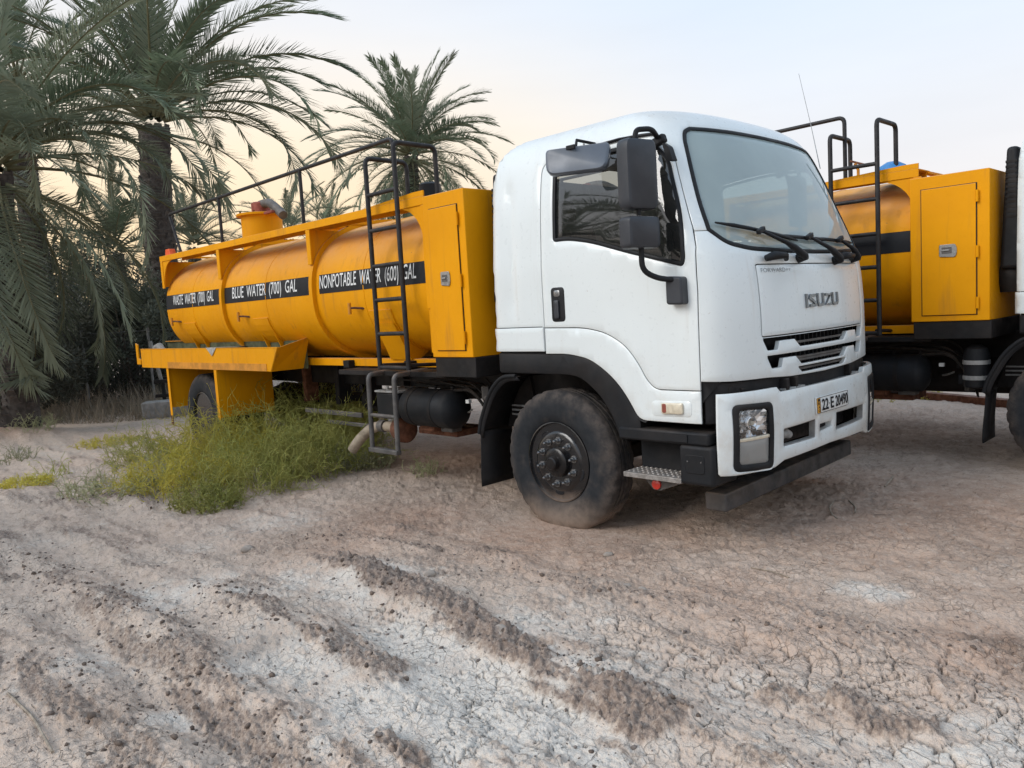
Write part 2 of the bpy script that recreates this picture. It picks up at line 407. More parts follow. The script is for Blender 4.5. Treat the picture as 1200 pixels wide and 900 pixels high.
def ground_mat():
    t = NT('dried_mud')
    at_ = lambda n: (lambda a: (setattr(a, 'attribute_name', n), a.outputs['Fac'])[1])(t.new('ShaderNodeAttribute'))
    salt, clod, red, crack, dark_brown = at_('salt'), at_('clod'), at_('red'), at_('crack'), at_('dark_brown')
    co = t.coord()
    n1, n2, n3, n4 = t.noise(1.7, 6, .62), t.noise(9, 6, .68), t.noise(46, 6, .7), t.noise(150, 3, .6)
    k = t.mix(t.rng(n2, .32, .68), (.610, .475, .380), (.490, .370, .287))
    k = t.mix(t.rng(n1, .35, .65, 0, .55), k, (.665, .545, .445))
    k = t.mix(t.math('MULTIPLY', red, t.rng(n2, .2, .7, .45, 1)), k, (.475, .300, .212))
    sm = t.rng(t.math('ADD', salt, t.math('MULTIPLY', t.math('SUBTRACT', n2, .5), 1.4)), .22, .85)
    sm = t.math('MULTIPLY', sm, t.rng(n3, .25, .62, .30, .85))
    k = t.mix(sm, k, t.mix(t.rng(n3, .3, .7), (.790, .740, .665), (.710, .645, .565)))
    cm = t.rng(t.math('ADD', clod, t.math('MULTIPLY', t.math('SUBTRACT', n3, .5), 1.3)), .15, 1.0)
    k = t.mix(cm, k, t.mix(t.rng(n3, .35, .65), (.370, .285, .230), (.225, .168, .135)))
    k = t.mix(t.math('MULTIPLY', dark_brown, t.rng(n2, .2, .6, .5, 1)), k, (.215, .145, .105))
    k = t.mix(t.rng(n3, .60, .74, 0, .30), k, (.19, .145, .12))
    k = t.mix(t.rng(n4, .66, .72, 0, .5), k, (.10, .075, .06))
    k = t.mix(t.math('MULTIPLY', crack, .85), k, (.07, .052, .042))
    # hairline cracks and flake edges too fine for the mesh
    def cells(sc, dist):
        w = t.new('ShaderNodeTexVoronoi', feature='DISTANCE_TO_EDGE'); w.inputs['Scale'].default_value = sc
        a = t.new('ShaderNodeVectorMath', operation='MULTIPLY_ADD'); nn = t.new('ShaderNodeTexNoise'); nn.inputs['Scale'].default_value = sc*.8; nn.inputs['Detail'].default_value = 1.5
        t.link(co, nn.inputs['Vector']); t.link(nn.outputs['Color'], a.inputs[0]); a.inputs[1].default_value = (dist, dist, 0); t.link(co, a.inputs[2]); t.link(a.outputs[0], w.inputs['Vector']); return w.outputs['Distance']
    v1 = t.math('MULTIPLY', t.rng(cells(7.5, .16), .020, .004), t.rng(n2, .46, .60)); v2 = t.math('MULTIPLY', t.rng(cells(19, .07), .045, .010), t.rng(n1, .42, .62))
    hair = t.math('MULTIPLY', t.math('MAXIMUM', v1, t.math('MULTIPLY', v2, .7)), t.math('SUBTRACT', 1.0, t.math('MULTIPLY', clod, .9)))
    k = t.mix(t.math('MULTIPLY', hair, .42), k, (.105, .076, .060))
    k = t.mix(t.rng(t.noise(24, 4, .7), .55, .68, 0, .34), k, (.235, .178, .140)); k = t.mix(t.rng(t.noise(31, 4, .7), .58, .70, 0, .40), k, (.70, .62, .53))
    t.col(k).set(rough=.97, spec=.12)
    h = t.math('ADD', t.math('MULTIPLY', n3, .7), t.math('ADD', t.math('MULTIPLY', n4, .25), t.math('SUBTRACT', t.math('MULTIPLY', n2, .8), t.math('MULTIPLY', hair, .5))))
    t.bump(h, .9, .022)
ground_mat()
# ------------------------------------------------------------------ ground
G = lambda px, py: on_ground(px, py)[:2]
def gline(*p): return [G(*q) for q in p]
RIDGES = [  # polyline, half width, height, clod strength
    (gline((395, 668), (470, 700), (560, 738), (650, 778), (740, 815), (805, 845)), .15, .065, 1.1),
    (gline((-60, 640), (60, 672), (170, 735), (250, 800), (330, 880), (420, 990)), .28, .050, .72),
    (gline((-80, 760), (40, 790), (120, 850), (190, 940)), .24, .040, .72),
    (gline((230, 690), (320, 728), (420, 772), (470, 800)), .13, .035, .8),
    (gline((330, 628), (430, 640), (520, 655)), .12, .030, .6),
    (gline((560, 655), (680, 690), (800, 705), (900, 735), (1010, 748), (1210, 765)), .11, .030, .55),
    (gline((640, 880), (760, 915), (900, 960)), .10, .035, .7),
    (gline((930, 800), (1010, 822), (1090, 835)), .08, .030, .8),
    (gline((860, 860), (960, 905), (1040, 960)), .07, .03, .6),
    (gline((60, 590), (140, 582), (190, 592)), .14, .05, .8),
    (gline((420, 880), (500, 905), (560, 950)), .09, .04, .8),
]
TROUGHS = [
    (gline((60, 720), (180, 800), (300, 900), (380, 990)), .16, .060),
    (gline((420, 720), (540, 770), (660, 830), (760, 890)), .20, .040),
    (gline((500, 620), (640, 660), (800, 682), (1000, 712), (1210, 740)), .20, .028),
    (gline((820, 800), (1000, 870), (1150, 940)), .18, .025),
    (gline((230, 640), (330, 690), (450, 760), (560, 860)), .14, .025),
]
SALT = [((200, 700), .6, .75), ((120, 780), .5, .6), ((350, 770), .5, .95), ((640, 720), .5, .7), ((850, 800), .5, .6), ((1050, 880), .5, .8), ((560, 830), .85, 1.15), ((480, 760), .6, 1.1), ((430, 690), .45, .9), ((700, 790), .5, .8), ((330, 610), .7, .6), ((680, 860), .55, .9), ((330, 690), .42, .75), ((220, 845), .16, 1.0), ((300, 800), .18, .8), ((600, 890), .6, .9), ((1010, 690), .18, .8),
        ((760, 770), .40, .55), ((940, 850), .50, .55), ((1120, 860), .55, .6), ((250, 640), .55, .5), ((100, 620), .7, .4), ((400, 830), .35, .6), ((820, 660), .3, .35), ((960, 625), .5, .30), ((1160, 640), .9, .3), ((120, 520), 2.0, .45), ((60, 560), .8, .35), ((1100, 480), 1.6, .35)]
RED = [((1000, 620), 1.0, .8), ((1150, 600), 1.3, .8), ((700, 650), .6, .8), ((900, 730), .5, .6), ((480, 615), .8, .8), ((620, 640), .7, .9), ((860, 690), .6, .7), ((1100, 690), .7, .5), ((800, 630), .6, .6), ((15, 514), .6, 1.2), ((150, 512), .7, .6), ((1140, 755), .45, .9), ((400, 650), .5, .6), ((1060, 500), 1.5, .6), ((540, 540), .8, .6)]
DARK_BROWN = [((980, 600), .9, .42), ((1180, 620), 1.1, .42), ((760, 640), .5, .3), ((470, 600), .8, .35), ((120, 860), .25, .5), ((340, 640), .4, .35), ((1140, 757), .22, .9), ((1060, 500), .7, .5), ((640, 560), .9, .25), ((520, 545), .7, .45), ((900, 590), .7, .25), ((1100, 520), .8, .35), ((330, 760), .16, .5)]  # blobs where the ground colour goes dark brown, some under the trucks
CRK = [((760, 760), .5, 1), ((640, 800), .7, .9), ((900, 800), .7, 1), ((1100, 860), .9, 1.2), ((560, 850), .6, .7), ((460, 720), .4, .8), ((820, 720), .5, .6), ((1000, 720), .6, .35), ((760, 640), .5, .35), ((300, 850), .4, .5)]
FLAT = [((-.1, -1.0), .8), ((-5.95, -1.0), .9), ((0, 1.0), .8), ((2.5, 2.2), .9)]
def blobs(x, y, L):
    s = np.zeros_like(x)
    for p, r, a in L:
        g = G(*p); s = np.maximum(s, a*np.exp(-((x-g[0])**2+(y-g[1])**2)/(r*r)))
    return s
def ground_fields(x, y):
    wx = x+.10*(fbm(x*3, y*3, 3, 5)-.5)+.35*(fbm(x*.8, y*.8, 2, 6)-.5); wy = y+.10*(fbm(x*3, y*3, 3, 9)-.5)+.35*(fbm(x*.8, y*.8, 2, 8)-.5)
    r = np.hypot(x-CAM[0], y-CAM[1]); near = 1-sstep(9, 22, r)
    h = .10*(fbm(x*.35, y*.35, 3, 21)-.5)+.040*(fbm(x*1.7, y*1.7, 4, 31)-.5)
    clod = np.zeros_like(x); nz1 = fbm(x*3.3, y*3.3, 3, 77); nz2 = fbm(x*2.6, y*7.5, 4, 78, .6)
    for pl, w, ht, c in RIDGES:
        d, sd, t = poly_dist(wx, wy, pl); e = sstep(0, .06, t)*sstep(0, .06, 1-t)+.15
        g = np.exp(-(d/w)**2)*np.minimum(e, 1); h += .8*ht*g*(.35+1.0*nz1); clod = np.maximum(clod, c*sstep(.22, .75, g*((2.5*nz2-.68) if c <= 1 else (1.9*nz2-.12))))
    for pl, w, dp in TROUGHS:
        d, sd, t = poly_dist(wx, wy, pl); h -= dp*np.exp(-(d/w)**2)
    # old wheel tracks, parallel to the parked truck
    wob = .16*(fbm(x*.45, y*.1, 3, 141)-.5)
    for y0, w, dp in ((-2.12, .13, .020), (-2.42, .11, .026), (-2.98, .14, .030), (-3.28, .10, .022), (-3.62, .15, .034), (-4.02, .12, .026), (-1.78, .12, .014), (-4.45, .16, .03), (2.0, .2, .02)):
        q = (y+wob-y0)/w; br = sstep(.30, .55, fbm(x*.9+y0*7, y*.3, 3, 143))
        h += .72*dp*br*(-np.exp(-q*q)+.75*np.exp(-((np.abs(q)-1.7)/.55)**2)*(.4+1.1*nz1)); clod = np.maximum(clod, .62*br*np.exp(-((np.abs(q)-1.7)/.7)**2)*sstep(.46, .66, nz2)*near)
    mound = G(12, 516); h += .22*np.exp(-(((x-mound[0])**2+(y-mound[1])**2)/.55))
    clod = clod+.45*sstep(.61, .74, fbm(x*2.2, y*5.0, 5, 41, .6))*near
    clod = np.clip(clod, 0, 1.2)
    f1, f2, cid = worley(x*24+.8*fbm(x*20, y*20, 2, 3), y*24+.8*fbm(x*20, y*20, 2, 4), 51); f1b, f2b, cidb = worley(x*43, y*43, 57)
    lump = (1-f1)*(.35+cid)+.5*(1-f1b)*(.3+cidb)
    h += np.clip(clod, 0, 1)*near*(.036*lump-.017+.020*(fbm(x*30, y*30, 4, 52, .65)-.5))
    # dried plates with open cracks between them
    cm = np.clip(blobs(x, y, CRK), 0, 1.1)*near*(1-np.clip(clod*1.3, 0, 1))
    qx = x+.12*(fbm(x*6, y*6, 4, 91, .6)-.5)+.25*(fbm(x*1.5, y*1.5, 2, 92)-.5); qy = y+.12*(fbm(x*6, y*6, 4, 93, .6)-.5)+.25*(fbm(x*1.5, y*1.5, 2, 94)-.5)
    a1, a2, ac = worley(qx*6.6, qy*6.6, 61, 1.0); e1 = a2-a1
    b1, b2, bc = worley(qx*14, qy*14, 67, 1.0); e2 = b2-b1
    pres = sstep(.30, .62, fbm(x*2.3, y*2.3, 3, 71)+.35*cm-.1)
    c1 = (1-sstep(.0, .012+.075*fbm(x*4, y*4, 3, 73)**2*1.6, e1))*pres
    c2 = (1-sstep(.0, .06, e2))*sstep(.45, .65, fbm(x*3.1, y*3.1, 3, 79))*.7
    cr = np.clip(np.maximum(c1, c2)*cm*1.25, 0, 1)
    h += cm*(.012*(ac-.5)*sstep(0, .2, e1)-.006*sstep(.25, 0, e1)) - .022*cr
    # crumbly skin: thin flakes and pits
    rid = 1-np.abs(2*fbm(x*7+3*fbm(x*2, y*2, 2, 13), y*7, 4, 83)-1)
    fl = fbm(x*13+2*fbm(x*4, y*4, 2, 14), y*13, 4, 84, .6); h += near*(.016*(rid-.8)*(1-.5*cm)+.015*(fbm(x*18, y*18, 4, 87, .6)-.5)+.009*(fbm(x*50, y*50, 3, 89)-.5)+.008*sstep(.50, .55, fl)*(1-.6*cm))
    st = sstep(.62, .80, fbm(x*11, y*11, 3, 97)); h += near*.008*st*(1-cm)
    for (fx, fy), fr in FLAT:
        w = np.exp(-(((x-fx)**2+(y-fy)**2)/(fr*fr))**2); h = h*(1-.85*w)-.012*w
    und = ((x > -8) & (x < 1.2) & (np.abs(y) < 1.2))
    salt = np.clip(blobs(wx, wy, SALT)*(.4+.9*fbm(x*1.3, y*1.3, 4, 101)), 0, 1)*(1-.6*np.clip(clod, 0, 1))
    salt = np.where(r > 14, salt*.7+.2*fbm(x*.3, y*.3, 3, 103), salt)
    red = np.clip(blobs(wx, wy, RED), 0, 1); dark_brown = np.clip(blobs(wx, wy, DARK_BROWN), 0, 1)*sstep(.3, .6, fbm(x*3, y*3, 3, 107)+.1)
    return h, dict(salt=salt, clod=np.clip(clod, 0, 1)*near, red=red, crack=cr, dark_brown=dark_brown)
def ground_z(x, y): return float(ground_fields(np.array([float(x)]), np.array([float(y)]))[0][0])
def build_ground():
    fw = ROT[2]; a0 = math.atan2(fw[1], fw[0]); half = math.radians(43)
    az = np.concatenate([np.linspace(-half, half, 860), np.linspace(half, 2*math.pi-half, 110)[1:-1]])+a0
    k = 1452/1.35; u = np.concatenate([np.arange(1/2.3, 1/11., -1/k), np.arange(1/11., 1/80., -1/k)])
    rad = np.concatenate([[.6, 1.0, 1.4, 1.8, 2.1], 1/u, np.geomspace(90, 2500, 16)])
    A, Rr = np.meshgrid(az, rad); x = CAM[0]+Rr*np.cos(A); y = CAM[1]+Rr*np.sin(A)
    h, at_ = ground_fields(x.ravel(), y.ravel())
    h = h*(1-sstep(150, 400, Rr.ravel()))
    n, m = len(az), len(rad); i = np.arange(m-1)[:, None]*n; j = np.arange(n)[None, :]; jn = (j+1) % n
    f = np.stack([i+j, i+jn, i+n+jn, i+n+j], -1).reshape(-1, 4)
    v = np.stack([x.ravel(), y.ravel(), h], 1)
    c = len(v); v = np.vstack([v, [CAM[0], CAM[1], h[:n].mean()]])
    for q in at_: at_[q] = np.r_[at_[q], 0]
    f = f[:, ::-1] if False else f
    o = mesh_np('ground', v, f, 'dried_mud', smooth=True, attrs=at_)
    bm = bmesh.new(); bm.from_mesh(o.data); bm.verts.ensure_lookup_table()
    for q in range(n): bm.faces.new((bm.verts[c], bm.verts[q], bm.verts[(q+1) % n]))
    bm.normal_update(); bm.to_mesh(o.data); bm.free(); o.data.shade_smooth()
    nz = np.zeros(len(o.data.polygons)*3); o.data.polygons.foreach_get('normal', nz)
    if nz[2::3].mean() < 0: o.data.flip_normals()
    tag(o, None, None, kind='structure')
build_ground()
# ------------------------------------------------------------------ curved cab surface: s runs round the plan outline, v up the profile
def pchip(xk, yk):
    xk = np.array(xk, float); yk = np.array(yk, float); h = np.diff(xk); d = np.diff(yk)/h
    m = np.zeros(len(xk)); m[0] = d[0]; m[-1] = d[-1]
    for i in range(1, len(xk)-1):
        if d[i-1]*d[i] > 0:
            w1 = 2*h[i]+h[i-1]; w2 = h[i]+2*h[i-1]; m[i] = (w1+w2)/(w1/d[i-1]+w2/d[i])
    def f(x):
        x = np.clip(np.asarray(x, float), xk[0], xk[-1]); i = np.clip(np.searchsorted(xk, x, side='right')-1, 0, len(h)-1); t = (x-xk[i])/h[i]
        return ((1+2*t)*(1-t)**2*yk[i]+t*(1-t)**2*h[i]*m[i]+t*t*(3-2*t)*yk[i+1]+t*t*(t-1)*h[i]*m[i+1])
    return f
class Chart:
    def __init__(s, v, z, W, F, B, a=.30, n=3.2, bow=.05, W0=1.13, rc=.10, groove=False):
        s.Z = pchip(v, z); s.W = pchip(v, W); s.F = pchip(v, F); s.B = pchip(v, B); s.W0 = W0; s.rc = rc; s.D = a+bow; s.groove = groove
        t = np.linspace(0, np.pi/2, 4000); xi = a*np.sin(t)**(2/n); et = W0*np.cos(t)**(2/n); xi = xi-bow*(et/W0)**2; xi = xi-xi[0]
        s.L = np.r_[0, np.cumsum(np.hypot(np.diff(xi), np.diff(et)))]; s.xi = xi; s.et = et; s.Sc = s.L[-1]
        s.vt = np.linspace(v[0], v[-1], 4000); s.zt = s.Z(s.vt)
    def _P(s, S, V):
        sg = np.where(S > s.Sc, 1., -1.); S = np.where(S > s.Sc, 2*s.Sc-S, S); W = s.W(V); F = s.F(V); B = s.B(V)
        x = np.where(S < 0, F-s.D+S, F-s.D+np.interp(S, s.L, s.xi)); y = np.where(S < 0, W, np.interp(S, s.L, s.et)*W/s.W0)
        dx = np.clip(B+s.rc-x, 0, s.rc); y = y-(s.rc-np.sqrt(np.maximum(s.rc**2-dx**2, 0)))
        if s.groove:   # pressed vertical flute behind the door
            y = y-.022*np.exp(-((x+.44)/.034)**2)*sstep(1.47, 1.60, V)*(1-sstep(2.38, 2.50, V))
        return np.stack([x, sg*y, s.Z(V)+0*x], -1)
    def P(s, S, V, off=0.):
        S = np.asarray(S, float); V = np.asarray(V, float); p = s._P(S, V)
        e = 2e-3; n = np.cross(s._P(S+e, V)-s._P(S-e, V), s._P(S, V+e)-s._P(S, V-e)); n /= np.linalg.norm(n, axis=-1, keepdims=True)+1e-12
        return p+n*np.asarray(off)[..., None] if np.ndim(off) else p+n*off
    def v(s, z): return np.interp(z, s.zt, s.vt)
    def sx(s, x, z):
        v = s.v(z); q = np.asarray(x)-(s.F(v)-s.D); return np.where(q < 0, q, np.interp(q, s.xi, s.L)), v
    def sy(s, y, z):
        v = s.v(z); e = np.abs(y)*s.W0/s.W(v); S = np.interp(-e, -s.et, s.L); return np.where(np.asarray(y) > 0, 2*s.Sc-S, S), v
    def px(s, pts, d=.025):   # path given as (x, z) on the right side
        q = np.array(dens(pts, d)); a, b = s.sx(q[:, 0], q[:, 1]); return list(zip(a.tolist(), b.tolist()))
    def py(s, pts, d=.025):   # path given as (y, z) on the front
        q = np.array(dens(pts, d)); a, b = s.sy(q[:, 0], q[:, 1]); return list(zip(a.tolist(), b.tolist()))
    def mir(s, path): return [(2*s.Sc-a, b) for a, b in reversed(path)]
CAB = Chart([.7, 1.0, 1.4, 1.65, 1.8, 1.95, 2.2, 2.45, 2.60, 2.72, 2.85, 3.0], [.7, 1.0, 1.4, 1.65, 1.8, 1.95, 2.2, 2.45, 2.60, 2.70, 2.765, 2.795],
            [1.13, 1.13, 1.13, 1.13, 1.13, 1.122, 1.107, 1.078, 1.050, 1.005, .92, .78], [1.37, 1.37, 1.366, 1.35, 1.325, 1.275, 1.170, 1.065, .992, .92, .82, .66],
            [-.675]*8+[-.655, -.60, -.49, -.34], groove=True)
BUMP = Chart([.3, .6, .75, 1.1], [.3, .6, .75, 1.1], [1.12, 1.125, 1.125, 1.12], [1.385, 1.405, 1.41, 1.39], [-2]*4, a=.26, n=3.4, bow=.05, W0=1.125)

def area2(p): p = np.array(p); return .5*np.sum(p[:, 0]*np.roll(p[:, 1], -1)-np.roll(p[:, 0], -1)*p[:, 1])
def clean(p, eps=.0035):
    out = [p[0]]
    for q in p[1:]:
        if math.hypot(q[0]-out[-1][0], q[1]-out[-1][1]) > eps: out.append(q)
    while len(out) > 3 and math.hypot(out[0][0]-out[-1][0], out[0][1]-out[-1][1]) <= eps: out.pop()
    return out
def inset(p, d):
    p = np.array(p); a = p-np.roll(p, 1, 0); b = np.roll(p, -1, 0)-p
    a /= np.linalg.norm(a, axis=1, keepdims=True)+1e-12; b /= np.linalg.norm(b, axis=1, keepdims=True)+1e-12
    na = np.stack([-a[:, 1], a[:, 0]], 1); nb = np.stack([-b[:, 1], b[:, 0]], 1)
    m = na+nb; k = np.maximum(np.sum(m*na, 1), .35); return p+m/k[:, None]*d
def inside(loops, q):
    c = np.zeros(len(q), bool)
    for L in loops:
        L = np.array(L); x1, y1 = L[:, 0], L[:, 1]; x2, y2 = np.roll(x1, -1), np.roll(y1, -1)
        for i in range(len(L)):
            k = (y1[i] > q[:, 1]) != (y2[i] > q[:, 1])
            if k.any(): c ^= k & (q[:, 0] < (x2[i]-x1[i])*(q[:, 1]-y1[i])/(y2[i]-y1[i]+1e-15)+x1[i])
    return c
def panel(name, mat, parent, ch, outer, holes=(), off=0., thick=.014, gap=.0045, lip=.004, grid=.05, back=False):
    loops = []
    for i, L in enumerate([outer]+list(holes)):
        L = clean(dens(clean(L), .03, True))
        if (area2(L) > 0) != (i == 0): L = L[::-1]
        loops.append(inset(L, gap) if gap else np.array(L))
    inner = [inset(L, lip) for L in loops]
    allp = np.vstack(inner); lo, hi = allp.min(0), allp.max(0)
    gx, gy = np.meshgrid(np.arange(lo[0]+grid/2, hi[0], grid), np.arange(lo[1]+grid/2, hi[1], grid)); gx = gx+(np.arange(gx.shape[0])[:, None] % 2)*grid*.5
    g = np.stack([gx.ravel(), gy.ravel()], 1); g = g[inside(inner, g)]
    if len(g):
        keep = np.ones(len(g), bool)
        for c in range(0, len(g), 2000): keep[c:c+2000] = np.min(np.linalg.norm(g[c:c+2000, None]-allp[None], axis=2), 1) > grid*.35
        g = g[keep]
    ed = []; b = 0
    for L in inner: ed += [(b+i, b+(i+1) % len(L)) for i in range(len(L))]; b += len(L)
    vs2 = [Vector(p) for p in np.vstack([allp, g])] if len(g) else [Vector(p) for p in allp]
    ov, oe, of, ovi, _, _ = delaunay_2d_cdt(vs2, ed, [], 0, 1e-5)
    pv = np.array([tuple(p) for p in ov]); tri = np.array([t for t in of if len(t) == 3]); cen = pv[tri].mean(1); tri = tri[inside(inner, cen)]
    top = ch.P(pv[:, 0], pv[:, 1], off); V = [top]; F = [tuple(t) for t in tri]
    rm = {}
    for i, src in enumerate(ovi):
        for q in src: rm[q] = i
    base = len(top); b = 0; rings = []
    for L in loops:
        r1 = ch.P(L[:, 0], L[:, 1], off-lip*.6); r2 = ch.P(L[:, 0], L[:, 1], off-thick); n = len(L)
        V += [r1, r2]
        for i in range(n):
            j = (i+1) % n; a0, a1 = rm.get(b+i), rm.get(b+j)
            if a0 is not None and a1 is not None and a0 != a1: F.append((a1, a0, base+i, base+j))
            F.append((base+j, base+i, base+n+i, base+n+j))
        base += 2*n; b += n
    mb = MB(); mb.v = [tuple(p) for p in np.vstack(V)]; mb.f = F
    o = mb.build(name, mat, parent, smooth=35, fix=False); return o
FONT_CACHE = {}
def text_mesh(txt, space=1.0, bold=0.0):
    cu = bpy.data.curves.new('t', 'FONT'); cu.body = txt; cu.size = 1; cu.space_character = space; cu.offset = bold; cu.resolution_u = 4; cu.fill_mode = 'FRONT'
    o = bpy.data.objects.new('t', cu); COL.objects.link(o); bpy.context.view_layer.update()
    me = bpy.data.meshes.new_from_object(o.evaluated_get(bpy.context.evaluated_depsgraph_get()))
    bm = bmesh.new(); bm.from_mesh(me); bmesh.ops.triangulate(bm, faces=bm.faces); bmesh.ops.subdivide_edges(bm, edges=[e for e in bm.edges if e.calc_length() > .25], cuts=2); bmesh.ops.triangulate(bm, faces=bm.faces)
    v = np.array([tuple(p.co) for p in bm.verts]); f = [tuple(q.index for q in p.verts) for p in bm.faces]; bm.free()
    bpy.data.objects.remove(o); bpy.data.meshes.remove(me); bpy.data.curves.remove(cu)
    lo, hi = v.min(0), v.max(0); return (v[:, 0]-lo[0])/(hi[0]-lo[0]), (v[:, 1]-lo[1])/(hi[1]-lo[1]), f
def words(u, w, f, gap=.010):
    """split a line of lettering at its word gaps: each word is a part of its own"""
    iv = sorted((min(u[i] for i in t), max(u[i] for i in t), k) for k, t in enumerate(f)); out = []; cur = []; end = None
    for a, b, k in iv:
        if end is not None and a-end > gap: out.append(cur); cur = []; end = b
        cur.append(k); end = b if end is None else max(end, b)
    out.append(cur); res = []
    for ks in out:
        ids = sorted({i for k in ks for i in f[k]}); mp = {i: j for j, i in enumerate(ids)}; res.append((u[ids], w[ids], [tuple(mp[i] for i in f[k]) for k in ks]))
    return res
def put(name, mat, parent, pts, f):
    mb = MB(); mb.v = [tuple(p) for p in pts]; mb.f = f; return mb.build(name, mat, parent, fix=False)
def strokes(polys, w):
    """letters made of mitred ribbons; returns quads in letter space"""
    V = []; F = []
    for P in polys:
        P = np.array(P, float); n = len(P); d = np.diff(P, axis=0); d /= np.linalg.norm(d, axis=1, keepdims=True); nn = np.stack([-d[:, 1], d[:, 0]], 1); b = len(V)
        for i in range(n):
            m = nn[max(i-1, 0)]+nn[min(i, n-2)]; k = max((m@nn[min(i, n-2)]), .6); o = m/k*w/2
            V += [P[i]+o, P[i]-o]
        F += [(b+2*i+1, b+2*i+3, b+2*i+2, b+2*i) for i in range(n-1)]
    return np.array(V), F

# ------------------------------------------------------------------ wheels
def tyre_mesh(R=.515, w=.27, flat=True):
    n = 120; prof = []   # (offset from the outer face inwards, radius)
    P = [(.030, .285), (.012, .30), (.0, .345), (-.006, .40), (.0, .44), (.010, .475), (.020, .492), (.034, R-.006), (.046, R), (.085, R), (.088, R-.014), (.098, R-.014), (.101, R), (.125, R), (.128, R-.014), (.142, R-.014), (.145, R), (.169, R), (.172, R-.014), (.182, R-.014), (.185, R), (.224, R), (.236, R-.006), (.25, .492), (.262, .46), (.27, .40), (.27, .345), (.258, .30), (.24, .285)]
    v = []; f = []
    for i, (a, r) in enumerate(P):
        for j in range(n):
            t = 2*math.pi*j/n; rr = r
            if r > .485 and (j % 4 == 0): rr = r-.010 if not (8 < i < 20) else r
            v.append([rr*math.cos(t), a, rr*math.sin(t)])
    v = np.array(v)
    if flat:   # weight on the tyre: flattened foot and bulged lower wall
        lo = -(R-.045); k = v[:, 2] < lo; v[k, 2] = lo
        bl = np.exp(-((v[:, 2]+.42)/.09)**2)*np.exp(-(v[:, 0]/.22)**2); rr = np.hypot(v[:, 0], v[:, 2])
        v[:, 1] += np.where(v[:, 1] < .1, -1, np.where(v[:, 1] > .2, 1, 0))*.022*bl*(rr > .32)
    m = len(P)
    for i in range(m-1):
        for j in range(n): f.append((i*n+j, (i+1)*n+j, (i+1)*n+(j+1) % n, i*n+(j+1) % n))
    mb = MB(); mb.v = [tuple(p) for p in v]; mb.f = f; return mb
def wheel(parent, x, y, z, side=-1, front=True, name='wheel'):
    w = empty(name, (x, y, z), 0 if side < 0 else math.pi, parent)      # y = outer face of the tyre
    tyre_mesh().build('tyre', 'tyre_rubber', w, smooth=40)
    MB().lathe([(.028, .288), (.012, .290), (.010, .282), (.040, .268), (.075, .262), (.10, .255), (.24, .255), (.24, .288)], 64).build('rim', 'rim_dusty', w, smooth=35)
    if front:
        MB().lathe([(.10, .256), (.070, .247), (.040, .232), (.022, .213), (.016, .195), (.018, .120), (.022, .100), (.03, .02)], 64).build('disc', 'rim_dusty', w, smooth=35)
        MB().lathe([(.02, .108), (-.012, .104), (-.020, .094), (-.022, .070), (-.024, .050), (-.058, .046), (-.066, .038), (-.068, .0)], 40).build('hub', 'rim_black', w, smooth=35)
        hm = None
        for k in range(10):
            a = 2*math.pi*(k+.35)/10; c = (.158*math.cos(a), 0, .158*math.sin(a))
            if hm is None:
                nb = MB().lathe([(.018, .0195), (-.004, .0195), (-.010, .016)], 6).lathe([(-.008, .011), (-.034, .011), (-.040, .006)], 10).lathe([(.018, .026), (.010, .026)], 16); hm = nb.mesh('nut', 40); hm.materials.append(M['nut_metal'])
            o = bpy.data.objects.new('nut', hm); COL.objects.link(o); o.parent = w; o.location = c
        hh = None
        for k in range(5):
            a = 2*math.pi*(k+.72)/5; c = (.222*math.cos(a), .031, .222*math.sin(a))
            if hh is None:
                b = MB().lathe([(-.004, .034), (-.007, .030), (-.002, .026), (.0, 0)], 20); b.v = [(p[0]*.62, p[1], p[2]*1.25) for p in b.v]; hh = b.mesh('hand_hole', 30); hh.materials.append(M['letter_black'])
            o = bpy.data.objects.new('hand_hole', hh); COL.objects.link(o); o.parent = w; o.location = c; o.rotation_euler = (0, -a, 0); o.rotation_euler.rotate(Euler((0, 0, 0)))
    else:
        MB().lathe([(.05, .256), (.09, .245), (.155, .21), (.165, .10), (.13, .10), (.12, .06), (.11, .0)], 48).build('disc', 'rim_black', w, smooth=35)
        for k in range(10):
            a = 2*math.pi*k/10; MB().lathe([(.165, .02), (.135, .02)], 6, c=(.158*math.cos(a), 0, .158*math.sin(a))).build('nut', 'nut_metal', w)
    return w

